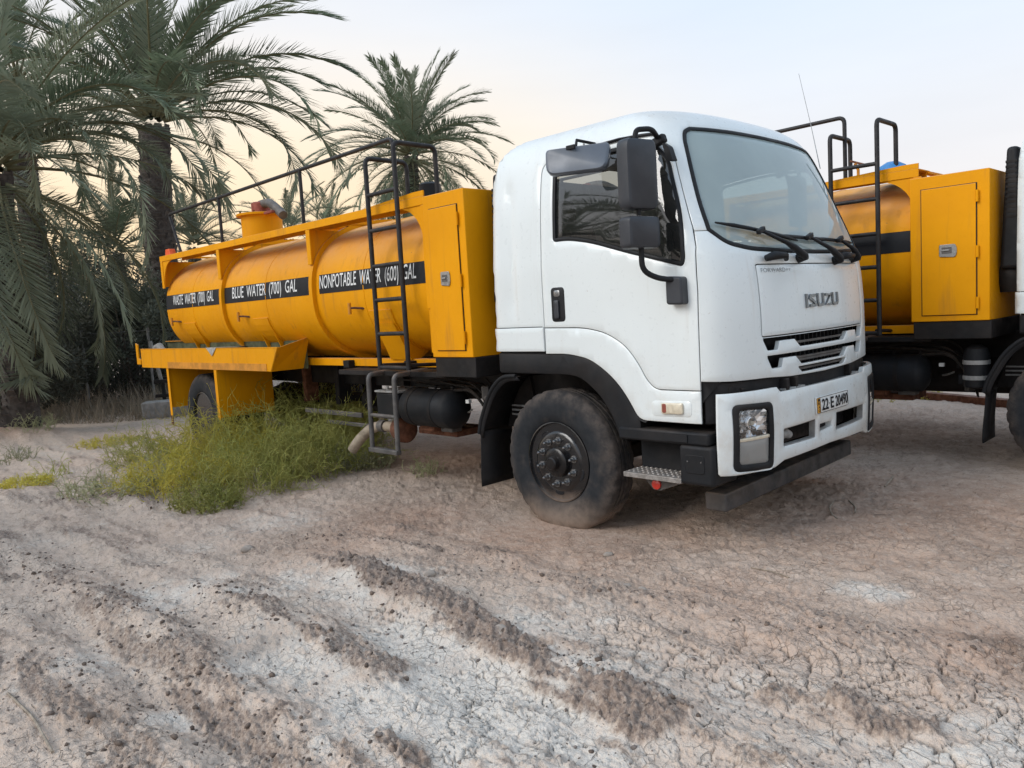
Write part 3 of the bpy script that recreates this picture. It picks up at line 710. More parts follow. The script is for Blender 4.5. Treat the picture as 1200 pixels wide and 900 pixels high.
# ------------------------------------------------------------------ one truck
def build_truck():
    T = empty('tanker_truck')
    # ---- outlines on the cab (x, z) ----
    d_rear = [(-.127, 1.412), (-.127, 2.36)]
    d_top = fillet([(-.127, 2.36), (-.125, 2.555), (.40, 2.598), (.80, 2.585), (.905, 2.47)], [0, .16, .3, .08, 0], 6, closed=False)
    d_front = [(.905, 2.47), (.985, 2.24), (1.075, 1.98), (1.105, 1.86), (1.118, 1.60), (1.118, 1.005)]
    d_bot = fillet([(1.118, 1.005), (.80, 1.005), (.735, 1.062), (.674, 1.168), (.579, 1.282), (.423, 1.368), (.236, 1.405), (-.127, 1.412)], .08, 4, closed=False)
    door = CAB.px(d_rear)+CAB.px(d_top)+CAB.px(d_front)+CAB.px(d_bot)
    win = CAB.px(fillet([(-.01, 2.0), (.12, 2.0), (.318, 1.964), (.62, 1.87), (1.03, 1.752), (1.045, 1.80), (1.02, 2.05), (.90, 2.42), (.80, 2.53), (.40, 2.545), (-.012, 2.505)], [.03, .08, .1, .05, .03, .03, .3, .1, .08, .3, .06], 6)+[(-.01, 2.03)])
    ws_bot = [(-1.012, 1.955), (-.93, 1.868), (-.76, 1.828), (-.40, 1.812), (0, 1.808)]
    ws_top = [(-.80, 2.625), (-.40, 2.632), (0, 2.634)]
    sideL = [(-1.012, 1.955), (-1.0, 2.10), (-.955, 2.34), (-.90, 2.54), (-.862, 2.60), (-.80, 2.625)]
    half_b = CAB.py(fillet(ws_bot, [.0, .06, .1, .1, 0], 5, closed=False)); half_s = CAB.py(fillet(sideL, [0, .1, .1, .06, .03, 0], 5, closed=False)); half_t = CAB.py(ws_top)
    right_edge = half_b[::-1]+half_s+half_t           # centre bottom -> corner -> up -> top centre
    ws = right_edge+CAB.mir(right_edge)
    # ---- roof, pillars and rear quarters: one pressing ----
    vv = np.linspace(CAB.v(1.42), 3.0, 60)
    rear = [(float(CAB.B(a)+.004-(CAB.F(a)-CAB.D)), float(a)) for a in vv]
    ftop = [(s_, 3.0) for s_ in np.linspace(rear[-1][0], 2*CAB.Sc-rear[-1][0], 90)][1:-1]
    cut = 1.955
    a_low = CAB.px([(1.084, cut)])+CAB.py([(-1.012, cut)])
    d_front_up = [p for p in CAB.px([(.905, 2.47), (.985, 2.24), (1.084, cut)])]
    inner_r = list(reversed(CAB.px(d_rear)))+[]
    right_lower = CAB.px(d_rear)+CAB.px(d_top)+d_front_up+CAB.py([(-1.012, cut)])+half_s[1:]+half_t[1:]   # from door foot up, over, down the A post, round the screen
    right_lower = right_lower[:]
    low_r = CAB.px([(-.671, 1.42), (-.127, 1.42)])
    poly = rear+ftop+CAB.mir(rear)+CAB.mir(low_r)+CAB.mir(right_lower[::-1])[::-1][:0]
    Lr = low_r[:-1]+right_lower                       # rear foot -> door line -> ... -> top of screen centre
    full = Lr+CAB.mir(Lr)                             # ... and mirrored to the far rear foot
    full = full+list(reversed(rear+ftop+CAB.mir(rear)))
    panel('cab_shell', 'white_paint', T, CAB, full, gap=.0025, thick=.02)
    # roof cap
    cap = [CAB.P(np.array([s_]), np.array([2.995]), -.002)[0] for s_ in np.linspace(rear[-1][0], 2*CAB.Sc-rear[-1][0], 60)]
    mb = MB(); mid = np.mean(cap, 0); ring2 = [mid+(p-mid)*.55+np.array([0, 0, .012]) for p in cap]
    n = len(cap); mb.v = [tuple(p) for p in cap]+[tuple(p) for p in ring2]+[(mid[0], mid[1], mid[2]+.015)]
    for i in range(n): j = (i+1) % n; mb.f += [(i, j, n+j, n+i), (n+i, n+j, 2*n)]
    mb.build('roof_skin', 'white_paint', T, smooth=60)
    MB().bb(-.660, -.640, -1.0, 1.0, 1.15, 2.52).build('rear_wall', 'white_paint', T, bevel=.01)
    # hidden inner skin behind the seams
    ir = [(float(CAB.B(a)+.02-(CAB.F(a)-CAB.D)), float(a)) for a in np.linspace(1.15, 2.95, 40)]
    low = CAB.px([(-.60, 1.15), (.10, 1.15), (.30, 1.12), (.48, 1.00), (.60, .86), (1.05, .86)])+CAB.py([(-1.0, 1.10), (-.82, 1.10), (-.82, 1.325), (0, 1.325)])
    inner = low+CAB.mir(low)+CAB.mir(ir)[::-1][::-1]+[(s_, 2.95) for s_ in np.linspace(2*CAB.Sc-ir[-1][0], ir[-1][0], 50)][1:-1]+ir[::-1]
    inner = low+CAB.mir(low)+[(2*CAB.Sc-a, b) for a, b in ir]+[(s_, 2.95) for s_ in np.linspace(2*CAB.Sc-ir[-1][0], ir[-1][0], 50)][1:-1]+ir[::-1]
    wing = inset(clean(win) if area2(win) > 0 else clean(win)[::-1], -.012).tolist(); wsg = inset(clean(ws) if area2(ws) > 0 else clean(ws)[::-1], -.012).tolist()
    panel('inner_skin', 'black_plastic', T, CAB, inner, [wing, [(2*CAB.Sc-a, b) for a, b in wing], wsg], off=-.022, thick=.02, gap=0, grid=.09)
    # ---- doors ----
    for sd in (0, 1):
        mm = (lambda p: CAB.mir(p)) if sd else (lambda p: list(p))
        D = panel('door', 'white_paint', T, CAB, mm(door), [mm(win)], gap=.0035, thick=.022)
        fr_in = inset(clean(win) if area2(win) > 0 else clean(win)[::-1], .022).tolist()
        panel('window_seal', 'black_plastic', D, CAB, mm(win), [mm(fr_in)], off=.004, thick=.02, gap=0, lip=.003, grid=.2)
        panel('window', 'side_glass', D, CAB, mm(fr_in), off=-.010, thick=.004, gap=-.004, grid=.08)
        hp = CAB.px(fillet([(-.045, 1.452), (.078, 1.452), (.078, 1.688), (-.045, 1.688)], .03, 5))
        panel('handle_recess', 'black_plastic', D, CAB, mm(hp), off=.003, thick=.006, gap=0, lip=.003, grid=.1)
        gp = CAB.px(fillet([(-.012, 1.475), (.030, 1.475), (.030, 1.60), (-.012, 1.60)], .012, 3))
        panel('handle_grip', 'mirror_plastic', D, CAB, mm(gp), off=.018, thick=.014, gap=0, lip=.004, grid=.1)
        kp = CAB.px(fillet([(-.015, 1.625), (.040, 1.625), (.040, 1.668), (-.015, 1.668)], .015, 3))
        panel('lock', 'nut_metal', D, CAB, mm(kp), off=.008, thick=.006, gap=0, lip=.003, grid=.1)
        # ---- lower side panels round the wheel ----
        white = fillet([(-.127, 1.228), (.082, 1.228), (.267, 1.196), (.408, 1.115), (.515, 1.022), (.598, .911), (.660, .803), (1.118, .803)], .07, 4, closed=False)
        sidep = CAB.px(white)+CAB.px([(1.118, .803), (1.118, 1.005)])+CAB.px(d_bot)+CAB.px([(-.127, 1.412), (-.127, 1.228)])
        A = panel('sill_panel', 'white_paint', T, CAB, mm(sidep), gap=.003, thick=.02)
        if True:
            rec = CAB.px(fillet([(.765, .838), (1.055, .845), (1.055, .942), (.765, .935)], .03, 4))
            panel('lamp_recess', 'white_paint', A, CAB, mm(rec), off=.0035, thick=.004, gap=0, lip=.004, grid=.1)
            lp = CAB.px(fillet([(.845, .858), (1.0, .862), (1.0, .930), (.845, .926)], .014, 3))
            panel('side_lamp', 'lamp_cream', A, CAB, mm(lp), off=.022, thick=.02, gap=0, lip=.008, grid=.1)
            lq = CAB.px(fillet([(.855, .866), (.885, .866), (.885, .922), (.855, .922)], .01, 3))
            panel('amber_bulb', 'rust_red', A, CAB, mm(lq), off=.0235, thick=.003, gap=0, lip=.002, grid=.1)
        rq = CAB.px([(-.671, 1.245), (-.127, 1.245), (-.127, 1.42), (-.671, 1.42)])
        panel('quarter_panel', 'white_paint', T, CAB, mm(rq), gap=.003, thick=.02, off=.012)
        # black wheel arch
        inner_a = [(-.645, 1.085), (.05, 1.085), (.16, 1.070), (.233, 1.031), (.339, .948), (.426, .832), (.476, .721), (.50, .60)]
        arch = CAB.px(white[1:])+[] ; 
        archp = CAB.px([(-.655, 1.085), (-.655, 1.235), (-.127, 1.228)])+CAB.px(white[:-1])+CAB.px([(.660, .803), (.662, .775)])+CAB.px(list(reversed(fillet(inner_a[:-1]+[(.480, .700), (.66, .700)], .05, 4, closed=False))))
        panel('wheel_arch', 'arch_plastic', T, CAB, mm(archp), off=-.006, thick=.16, gap=.002, lip=.012, grid=.08)
    # ---- front ----
    lid = fillet([(-.742, 1.297), (.742, 1.297), (.742, 1.742), (-.742, 1.742)], .02, 4)
    lidp = CAB.py(lid+[lid[0]])
    def slot(w, z1, z0, cw):
        return CAB.py(dens(fillet([(-w, z1), (w, z1), (w-.045, z0), (w-.145, z0), (w-.165, z1-.022), (cw+.07, z1-.022), (cw, z0), (-cw, z0), (-cw-.07, z1-.022), (-w+.165, z1-.022), (-w+.145, z0), (-w+.045, z0)], .008, 3), .02, True)+[(-w, z1)])
    s1 = slot(.735, 1.288, 1.213, .325); s2 = slot(.700, 1.178, 1.100, .315)
    s3 = CAB.py(fillet([(-.36, 1.082), (.36, 1.082), (.31, 1.046), (-.31, 1.046)], .008, 3)+[(-.36, 1.08)])
    fr = CAB.px([(1.118, 1.06), (1.118, 1.60), (1.105, 1.86), (1.084, cut)])+CAB.py([(-1.012, cut)])+half_b[1:]
    bot = CAB.py([(0, 1.022), (-.45, 1.030), (-.70, 1.045), (-.98, 1.05)])
    frp = bot+fr; frp = frp+CAB.mir(frp)
    panel('front_panel', 'white_paint', T, CAB, frp, [lidp, s1, s2, s3], gap=.0022, thick=.03)
    LID = panel('front_lid', 'white_paint', T, CAB, lidp, gap=.0055, thick=.02, off=.001)
    # badge letters, one ribbon letter each
    let = {'I': [[(.12, 0), (.12, 1)]], 'S': [[(.92, .86), (.18, .86), (.12, .70), (.86, .30), (.80, .14), (.06, .14)]], 'U': [[(.10, 1), (.10, .30), (.24, .14), (.74, .14), (.88, .30), (.88, 1)]], 'Z': [[(.06, .86), (.92, .86), (.08, .14), (.94, .14)]]}
    adv = {'I': .46, 'S': 1.16, 'U': 1.16, 'Z': 1.14}; tot = sum(adv[c] for c in 'ISUZU')-.1; u0 = 0
    for c in 'ISUZU':
        V, F = strokes(let[c], .20); yy = -.245+(V[:, 0]+u0)/tot*.49; zz = 1.452+V[:, 1]*.09; S, Vv = CAB.sy(yy, zz)
        top = CAB.P(S, Vv, .013); bt = CAB.P(S, Vv, .0); n = len(top); mb = MB(); mb.v = [tuple(p) for p in np.vstack([top, bt])]; mb.f = list(F)
        for k in range(len(F)): a, b, c2, d2 = F[k]; mb.f += [(a, n+a, n+b, b), (c2, n+c2, n+d2, d2)]
        m = len(V); mb.f += [(0, n, n+1, 1), (m-2, m-1, n+m-1, n+m-2)]
        mb.build('badge_letter', 'badge_metal', LID); u0 += adv[c]
    for txt, y0, y1, z0, z1 in (('FORWARD', -.705, -.45, 1.690, 1.716), ('FT', -.435, -.385, 1.694, 1.710)):
        u, w, f = text_mesh(txt, 1.05); S, Vv = CAB.sy(y0+u*(y1-y0), z0+w*(z1-z0)); put('small_lettering', 'letter_grey', LID, CAB.P(S, Vv, .004), f)
    # grille innards
    GR = empty('grille', (0, 0, 0), 0, T)
    gb = [[], []]
    back = CAB.py([(-.76, 1.03), (.76, 1.03)])+CAB.py([(.76, 1.295), (-.76, 1.295)]); panel('backing', 'letter_black', GR, CAB, back, off=-.12, thick=.01, gap=0, grid=.2)
    for z0 in (1.238, 1.255, 1.122, 1.139, 1.158, 1.064):
        if z0 in (1.255, 1.158): continue
        sl = CAB.py([(-.40, z0-.007), (.40, z0-.007)])+CAB.py([(.40, z0+.007), (-.40, z0+.007)]); panel('slat', 'grey_steel', GR, CAB, sl, off=-.025, thick=.03, gap=0, lip=.003, grid=.2)
    for yy in np.linspace(-.36, .36, 13):
        S, Vv = CAB.sy(np.array([yy]), np.array([1.16])); p = CAB.P(S, Vv, -.06)[0]; MB().box((p[0], p[1], 1.16), (.02, .008, .25)).build('rib', 'black_plastic', GR)
    # dark cavity between cab and bumper
    MB().bb(.60, 1.24, -.98, .98, .80, 1.03).build('front_crossmember', 'chassis_black', T, bevel=.02)
    cw_ = CAB.px([(1.13, .80)])+CAB.py([(-.95, .80), (.95, .80)]); up_ = CAB.py([(.95, 1.04), (-.95, 1.04)])+CAB.px([(1.13, 1.05)])
    panel('valance', 'arch_plastic', T, CAB, cw_+up_, off=-.03, thick=.03, gap=0, lip=.006, grid=.12)
    for yy in (-.52, -.40, .42): MB().box((1.345, yy, .985), (.05, .035, .075)).build('valance_bracket', 'chassis_black', T, bevel=.004)
    MB().tube([(1.25, -.9, .99), (1.29, -.4, .985), (1.305, 0, .98), (1.29, .4, .985), (1.25, .9, .99)], .012, 8).build('valance_pipe', 'chassis_black', T, smooth=60)
    # windscreen
    ws_c = clean(ws); ws_c = ws_c if area2(ws_c) > 0 else ws_c[::-1]
    WS = panel('windshield', 'windshield_glass', T, CAB, inset(ws_c, .02).tolist(), off=-.006, thick=.005, gap=-.006, grid=.07)
    panel('windshield_seal', 'black_plastic', WS, CAB, ws_c, [inset(ws_c, .024).tolist()], off=.005, thick=.022, gap=0, lip=.006, grid=.2)
    def pcab(y, z, off): S, Vv = CAB.sy(np.array([y]), np.array([z])); return CAB.P(S, Vv, off)[0]
    for (yb, zb, ym, zm, yt, zt) in ((-.262, 1.772, -.656, 1.930, -.955, 1.985), (.262, 1.755, -.108, 1.900, -.47, 1.905), (.62, 1.770, .368, 1.890, .05, 1.895)):
        W_ = empty('wiper', (0, 0, 0), 0, T)
        base, mid_, tip = pcab(yb, zb, .05), pcab(ym, zm, .045), pcab(yt, zt, .018)
        b2 = pcab(2*ym-yt+(.12 if ym < -.5 else 0), zm+(zm-zt)*.8-.01, .018)
        q = base*.55+mid_*.45+np.array([.012, 0, .012])
        MB().tube([base, base*.7+mid_*.3+np.array([.012, 0, .01]), q, mid_], [.026, .022, .014, .009], 8).build('wiper_arm', 'black_plastic', W_, smooth=60)
        MB().tube([pcab(yb, zb, .0), pcab(yb, zb, .062)], [.03, .026], 12).build('pivot', 'black_plastic', W_, smooth=40)
        pts = [tip+(b2-tip)*t for t in np.linspace(0, 1, 7)]; pts = [pcab(p[1], p[2], .020) for p in pts]
        MB().tube(pts, [.006]+[.0135]*5+[.006], 6).build('blade', 'black_plastic', W_, smooth=60)
        MB().box(tuple(mid_), (.03, .075, .03), rx=.35).build('blade_clip', 'black_plastic', W_, bevel=.006)
    for y0, y1 in ((-.66, -.44), (.30, .56)):
        MB().tube([pcab(y0, 1.770, .02), pcab(y0+.04, 1.778, .05), pcab(y1-.05, 1.780, .05), pcab(y1, 1.765, .018)], [.02, .028, .020, .016], 8).build('grab_handle', 'black_plastic', T, smooth=60)
    # ---- bumper ----
    def bp_(pts, r=.012): q = fillet(pts, r, 4); return BUMP.py(q+[q[0]])
    hlr = [(-1.035, .512), (-.722, .492), (-.722, .902), (-1.035, .914)]; hr = bp_(hlr, .04)
    hl_ = BUMP.mir(hr)
    sA = bp_([(-.615, .606), (-.222, .604), (-.222, .728), (-.615, .720)], .012); sM = bp_([(-.165, .628), (.02, .640), (.02, .690), (-.165, .688)], .012); sB = bp_([(.085, .606), (.60, .612), (.60, .722), (.085, .730)], .012)
    brE = BUMP.px([(1.205, .505), (1.205, .985)]); btop = BUMP.py([(-1.05, .985), (-.66, .985), (-.625, .952), (0, .952)]); bbot = BUMP.py([(0, .535), (-.60, .520), (-.70, .489), (-1.03, .489)])
    hb = bbot+BUMP.px([(1.215, .492)])+brE+btop
    BU = panel('bumper', 'white_paint', T, BUMP, hb+BUMP.mir(hb), [hr, hl_, sA, sM, sB], thick=.035, gap=0, lip=.010, grid=.06)
    for L in (sA, sM, sB):
        c = clean(L); c = c if area2(c) > 0 else c[::-1]
        panel('slot_rim', 'plastic_grey' if L is not sM else 'white_paint', BU, BUMP, inset(c, -.001).tolist(), [inset(c, .005).tolist()], off=-.008, thick=.04, gap=0, lip=.003, grid=.2)
    pb = BUMP.py([(-.66, .57), (.66, .57)])+BUMP.py([(.66, .75), (-.66, .75)]); panel('slot_backing', 'letter_black', BU, BUMP, pb, off=-.16, thick=.02, gap=0, grid=.2)
    MB().tube([(1.30, -.56, .665), (1.33, -.50, .672), (1.335, -.46, .655)], [.030, .034, .026], 10).build('tow_hook', 'plastic_grey', BU, smooth=60)
    for y0, y1 in ((-.54, -.30), (.42, .58)):
        pt = BUMP.py([(y0, .944), (y1, .944)])+BUMP.py([(y1, .952), (y0, .952)]); a = BUMP.P(*[np.array([q]) for q in BUMP.py([(y0, .95)])[0]], 0)[0]; b = BUMP.P(*[np.array([q]) for q in BUMP.py([(y1, .95)])[0]], 0)[0]
        c = (a+b)/2; MB().box((c[0]-.045, c[1], .955), (.05, abs(b[1]-a[1]), .014), rz=math.atan2(b[1]-a[1], b[0]-a[0])-math.pi/2).build('step_pad', 'plastic_grey', BU, bevel=.003)
    bs = [BUMP.P(*[np.array([q]) for q in p], -.03)[0] for p in BUMP.py([(-1.0, .95), (1.0, .95)], .06)]
    mb = MB(); n = len(bs)
    mb.v = [(p[0], p[1], .944) for p in bs]+[(p[0]-.10, p[1]*.97, .944) for p in bs]; mb.f = [(i, i+1, n+i+1, n+i) for i in range(n-1)]; mb.build('bumper_top', 'white_paint', BU, smooth=60)
    # headlights
    for sd in (0, 1):
        mm = (lambda p: BUMP.mir(p)) if sd else (lambda p: list(p))
        H = empty('headlight', (0, 0, 0), 0, T)
        hc = clean(hr); hc = hc if area2(hc) > 0 else hc[::-1]
        panel('bezel', 'arch_plastic', H, BUMP, mm(inset(hc, -.002).tolist()), [mm(bp_([(-1.000, .548), (-.760, .532), (-.760, .868), (-1.000, .880)], .03))], off=.006, thick=.09, gap=0, lip=.012, grid=.2)
        low = bp_([(-1.002, .545), (-.758, .530), (-.758, .690), (-1.002, .690)], .018); up = bp_([(-1.002, .706), (-.758, .706), (-.758, .870), (-1.002, .882)], .022)
        panel('headlamp_lens', 'lens_glass', H, BUMP, mm(up), off=-.008, thick=.004, gap=0, lip=.008, grid=.06)
        panel('indicator_lens', 'indicator_glass', H, BUMP, mm(low), off=-.008, thick=.004, gap=0, lip=.008, grid=.06)
        panel('divider', 'lamp_cream', H, BUMP, mm(bp_([(-1.003, .688), (-.757, .688), (-.757, .708), (-1.003, .708)], .003)), off=-.004, thick=.03, gap=0, lip=.003, grid=.2)
        panel('housing', 'plastic_grey', H, BUMP, mm(bp_([(-1.01, .53), (-.75, .515), (-.75, .88), (-1.01, .89)], .03)), off=-.10, thick=.01, gap=0, grid=.1)
        S, Vv = BUMP.sy(np.array([-.862]), np.array([.785])); c0 = BUMP.P(S, Vv, -.095)[0]; c1 = BUMP.P(S, Vv, -.018)[0]; S2, V2 = BUMP.sy(np.array([-.862]), np.array([.615])); i0 = BUMP.P(S2, V2, -.09)[0]
        sg = 1 if sd else -1
        ax = (c1-c0)/np.linalg.norm(c1-c0)
        if sd: ax = ax*np.array([1, -1, 1]); c0 = c0*np.array([1, -1, 1]); i0 = i0*np.array([1, -1, 1])
        q = Vector((0, 0, 1)).rotation_difference(Vector(ax)).to_matrix()
        def oriented(prof, n, c, sc=(1, 1)):
            b = MB().lathe(prof, n, 'z'); b.v = [tuple(Vector(c)+q@Vector((p[0]*sc[0], p[1]*sc[1], p[2]))) for p in b.v]; return b
        # faceted bright reflector filling the upper lamp
        rr = np.random.RandomState(3); ny, nz2 = 9, 7; yy, zz = np.meshgrid(np.linspace(-1.0, -.76, ny), np.linspace(.708, .876, nz2)); S3, V3 = BUMP.sy(yy.ravel(), zz.ravel())
        dd = -.075+.055*np.maximum(((yy.ravel()+.88)/.12)**2, ((zz.ravel()-.79)/.085)**2)+rr.normal(0, .0028, yy.size)
        pp = BUMP.P(S3, V3, dd)*(np.array([1, -1, 1]) if sd else 1); b = MB(); b.v = [tuple(p) for p in pp]; b.f = [(j*ny+i, j*ny+i+1, (j+1)*ny+i+1, (j+1)*ny+i) for j in range(nz2-1) for i in range(ny-1)]; b.build('reflector', 'chrome', H, fix=False)
        oriented([(.0, .030), (.045, .042), (.047, .036), (.02, .0)], 20, c0).build('projector_ring', 'chrome', H, smooth=30)
        oriented([(.0, .012), (.05, .014), (.056, .0)], 12, c0).build('bulb', 'lamp_cream', H, smooth=50)
        oriented([(.0, .014), (.02, .040), (.05, .060)], 16, i0, (.9, 1.1)).build('indicator_reflector', 'chrome', H, smooth=20)
        S, Vv = BUMP.sy(np.array([-.80]), np.array([.61])); p = BUMP.P(S, Vv, -.03)[0]
        MB().box((p[0], p[1]*(-1 if sd else 1), .61), (.03, .006, .14)).build('indicator_rib', 'plastic_grey', H)
    # number plate
    NP = panel('number_plate', 'plate_white', T, BUMP, bp_([(-.238, .757), (.252, .757), (.252, .868), (-.238, .868)], .006), off=.012, thick=.010, gap=0, lip=.002, grid=.1)
    def chart_rect(nm, mt, par, ch, y0, y1, z0, z1, off): panel(nm, mt, par, ch, ch.py([(y0, z0), (y1, z0), (y1, z1), (y0, z1), (y0, z0)]), off=off, thick=.002, gap=0, lip=.001, grid=.1)
    chart_rect('plate_band', 'plate_orange', NP, BUMP, -.228, -.190, .765, .860, .0145)
    for y0, y1, z0, z1 in ((-.234, .248, .761, .764), (-.234, .248, .861, .864), (-.234, -.230, .764, .861), (.244, .248, .764, .861), (-.186, -.182, .764, .861)): chart_rect('plate_border', 'letter_black', NP, BUMP, y0, y1, z0, z1, .0140)
    for txt, y0, y1, z0, z1, b in (('22', -.165, -.068, .775, .850, .02), ('.', -.060, -.050, .806, .816, .02), ('E', -.036, .012, .775, .850, .02), ('20490', .040, .236, .775, .850, .02)):
        u, w, f = text_mesh(txt, 1.0, b); S, Vv = BUMP.sy(y0+u*(y1-y0), z0+w*(z1-z0)); put('plate_lettering', 'letter_black', NP, BUMP.P(S, Vv, .0150), f)
    for k, ch_ in enumerate('IRAQ'):
        u, w, f = text_mesh(ch_, 1, .01); S, Vv = BUMP.sy(-.222+u*.024, .840-k*.023+w*.017); put('plate_lettering', 'letter_black', NP, BUMP.P(S, Vv, .0170), f)
    # under-run beam
    MB().box((1.09, -.03, .310), (.15, 1.86, .115), rx=.022).build('underrun_beam', 'beam_grey', T, bevel=.012)
    for yy in (-.45, .45): MB().bb(.85, 1.03, yy-.04, yy+.04, .33, .80).build('beam_bracket', 'chassis_black', T, bevel=.006)
    # ---- steps ----
    for sg in (-1, 1):
        ST = empty('cab_step', (0, 0, 0), 0, T)
        y = lambda a: sg*a
        MB().bb(.49, 1.165, y(.86), y(1.135), .672, .752).build('upper_step', 'arch_plastic', ST, bevel=.014)
        MB().bb(.86, 1.02, y(1.136), y(1.142), .690, .735).build('step_trim', 'black_plastic', ST)
        MB().bb(.53, 1.00, y(.80), y(.95), .44, .67).build('step_back', 'arch_plastic', ST, bevel=.01)
        MB().bb(.52, .965, y(.88), y(1.14), .425, .458).build('lower_step', 'step_steel', ST, bevel=.004)
        for i in range(11):
            for j in range(5): MB().lathe([(0, .013), (.006, .008)], 6, 'z', (.545+i*.038, y(.92+j*.045), .458)).build('tread_stud', 'step_steel', ST)
        MB().bb(.955, 1.195, y(.86), y(1.138), .425, .672).build('step_box', 'black_plastic', ST, bevel=.022, seg=3)
        MB().prism(fillet([(1.0, .50), (1.135, .50), (1.135, .615), (1.0, .615)], .02, 3), y(1.134), y(1.1425)).build('step_lamp_cover', 'arch_plastic', ST, bevel=.004)
        for xx in (1.02, 1.115): MB().lathe([(-.003, .005), (.003, .005)], 8, 'y', (xx, y(1.1435), .575)).build('screw', 'nut_metal', ST)
        MB().prism([(.60, .425), (.96, .425), (.74, .335), (.69, .340)], y(1.02), y(1.05)).build('reflector_bracket', 'grey_steel', ST, bevel=.004)
        MB().lathe([(0, .033), (-.012, .033), (-.016, .028)], 24, 'y', (.72, y(1.050)-(.0 if sg < 0 else -.012), .378)).build('red_reflector', 'red_lens', ST, smooth=40)
        # mudguard behind the front wheel
        MG = empty('mudguard', (0, 0, 0), 0, T)
        prof = fillet([(-.44, 1.062), (-.60, 1.055), (-.74, .93), (-.86, .70), (-.885, .60)], .10, 5, closed=False)
        mb = MB()
        for a, b in zip(prof[:-1], prof[1:]):
            pass
        mb.v = [(p[0], y(.80), p[1]) for p in prof]+[(p[0], y(1.13), p[1]) for p in prof]+[(p[0]+.035, y(1.13), p[1]-.03) for p in prof]
        n = len(prof); mb.f = [(i, i+1, n+i+1, n+i) for i in range(n-1)]+[(n+i, n+i+1, 2*n+i+1, 2*n+i) for i in range(n-1)]
        o = mb.build('guard', 'arch_plastic', MG, smooth=50); so = o.modifiers.new('s', 'SOLIDIFY'); so.thickness = .012
        MB().tube([(p[0]-.004, y(1.128), p[1]+.004) for p in prof], .016, 8).build('guard_lip', 'black_plastic', MG, smooth=60)
        mb = MB(); nx = 8
        mb.v = []; 
        for k in range(9):
            t = k/8; mb.v += [(-.885-.02*math.sin(t*2), y(.78), .62-.44*t), (-.875-.03*math.sin(t*2.2)*t, y(1.13), .62-.44*t)]
        mb.f = [(2*k, 2*k+1, 2*k+3, 2*k+2) for k in range(8)]
        o = mb.build('mud_flap', 'arch_plastic', MG, smooth=60); so = o.modifiers.new('s', 'SOLIDIFY'); so.thickness = .010
        MB().prism([(-.88, .62), (-.60, .62), (-.56, .85), (-.60, 1.05), (-.74, .93)], y(.80), y(.83)).build('inner_liner', 'chassis_black', MG)
        for k in range(3): MB().bb(-.80, -.60, y(.835), y(.845), .72+.035*k, .733+.035*k).build('vent_slot', 'plastic_grey', MG)
        # ---- mirrors ----
        MI = empty('mirror', (0, 0, 0), 0, T)
        for zc, hgt, wd in ((2.297, .405, .232), (1.962, .188, .242)):
            b = MB(); pr = fillet([(-.5, -.5), (.5, -.5), (.5, .5), (-.5, .5)], .16, 5)
            L = [(-.045, .90), (-.040, .985), (-.02, 1.0), (.025, 1.0), (.048, .93), (.056, .78)]
            for xx, sc in L:
                for p in pr: b.v.append((xx, p[0]*(wd-(1-sc)*.15), p[1]*(hgt-(1-sc)*.15)))
            n = len(pr)
            for i in range(len(L)-1):
                for j in range(n): b.f.append((i*n+j, i*n+(j+1) % n, (i+1)*n+(j+1) % n, (i+1)*n+j))
            b.f.append(tuple(range(n))); b.f.append(tuple((len(L)-1)*n+j for j in range(n)))
            an = .22*sg
            b.v = [(.872+p[0]*math.cos(an)-p[1]*math.sin(an), sg*1.325+p[0]*math.sin(an)+p[1]*math.cos(an), zc+p[2]) for p in b.v]
            o = b.build('mirror_housing', 'mirror_plastic', MI, smooth=40)
            gx = .872-.047*math.cos(an); gy = sg*1.325-.047*math.sin(an)
            MB().box((gx, gy, zc), (.004, wd-.04, hgt-.04), rz=an).build('mirror_glass', 'chrome', MI, bevel=.002)
        MB().tube(bend([(.86, sg*1.075, 2.525), (.90, sg*1.20, 2.57), (.885, sg*1.345, 2.55), (.885, sg*1.345, 2.47)], .05), .016, 10).build('upper_arm', 'black_plastic', MI, smooth=60)
        MB().tube([(.885, sg*1.345, 2.10), (.885, sg*1.345, 2.06)], .013, 8).build('link', 'black_plastic', MI, smooth=60)
        MB().tube(bend([(.885, sg*1.335, 1.90), (.885, sg*1.335, 1.74), (.93, sg*1.25, 1.69), (1.0, sg*1.18, 1.675)], .06), .017, 10).build('lower_arm', 'black_plastic', MI, smooth=60)
        MB().box((.865, sg*1.085, 2.515), (.10, .05, .055), ry=-.3).build('arm_bracket', 'black_plastic', MI, bevel=.012)
        MB().prism(fillet([(.90, 2.50), (.945, 2.47), (.975, 2.38), (.93, 2.385)], .01, 3), sg*1.055, sg*1.105).build('pillar_cover', 'black_plastic', MI, bevel=.006)
        MB().prism(fillet([(.945, 1.53), (1.06, 1.525), (1.055, 1.69), (.945, 1.70)], .02, 4), sg*1.11, sg*1.195).build('arm_mount', 'mirror_plastic', MI, bevel=.012)
        if sg > 0: MI.location = (-.24, -.13, 0)
        # drip rail and roof-edge mirror
        dp = [CAB.P(np.array([a]), np.array([b]), .010)[0] for a, b in CAB.px([(-.05, 2.545), (.25, 2.575), (.55, 2.585), (.80, 2.572)], .08)]
        MB().tube([(p[0], -sg*p[1], p[2]) for p in dp], .010, 6).build('drip_rail', 'black_plastic', T, smooth=60)
        b = MB(); pr = fillet([(-.20, -.085), (.20, -.085), (.21, .085), (-.21, .085)], [.06, .06, .03, .03], 4); n = len(pr)
        for yy, sc in ((0, .94), (.010, 1), (.05, 1), (.075, .85)):
            for p in pr: b.v.append((p[0]*sc, yy, p[1]*sc))
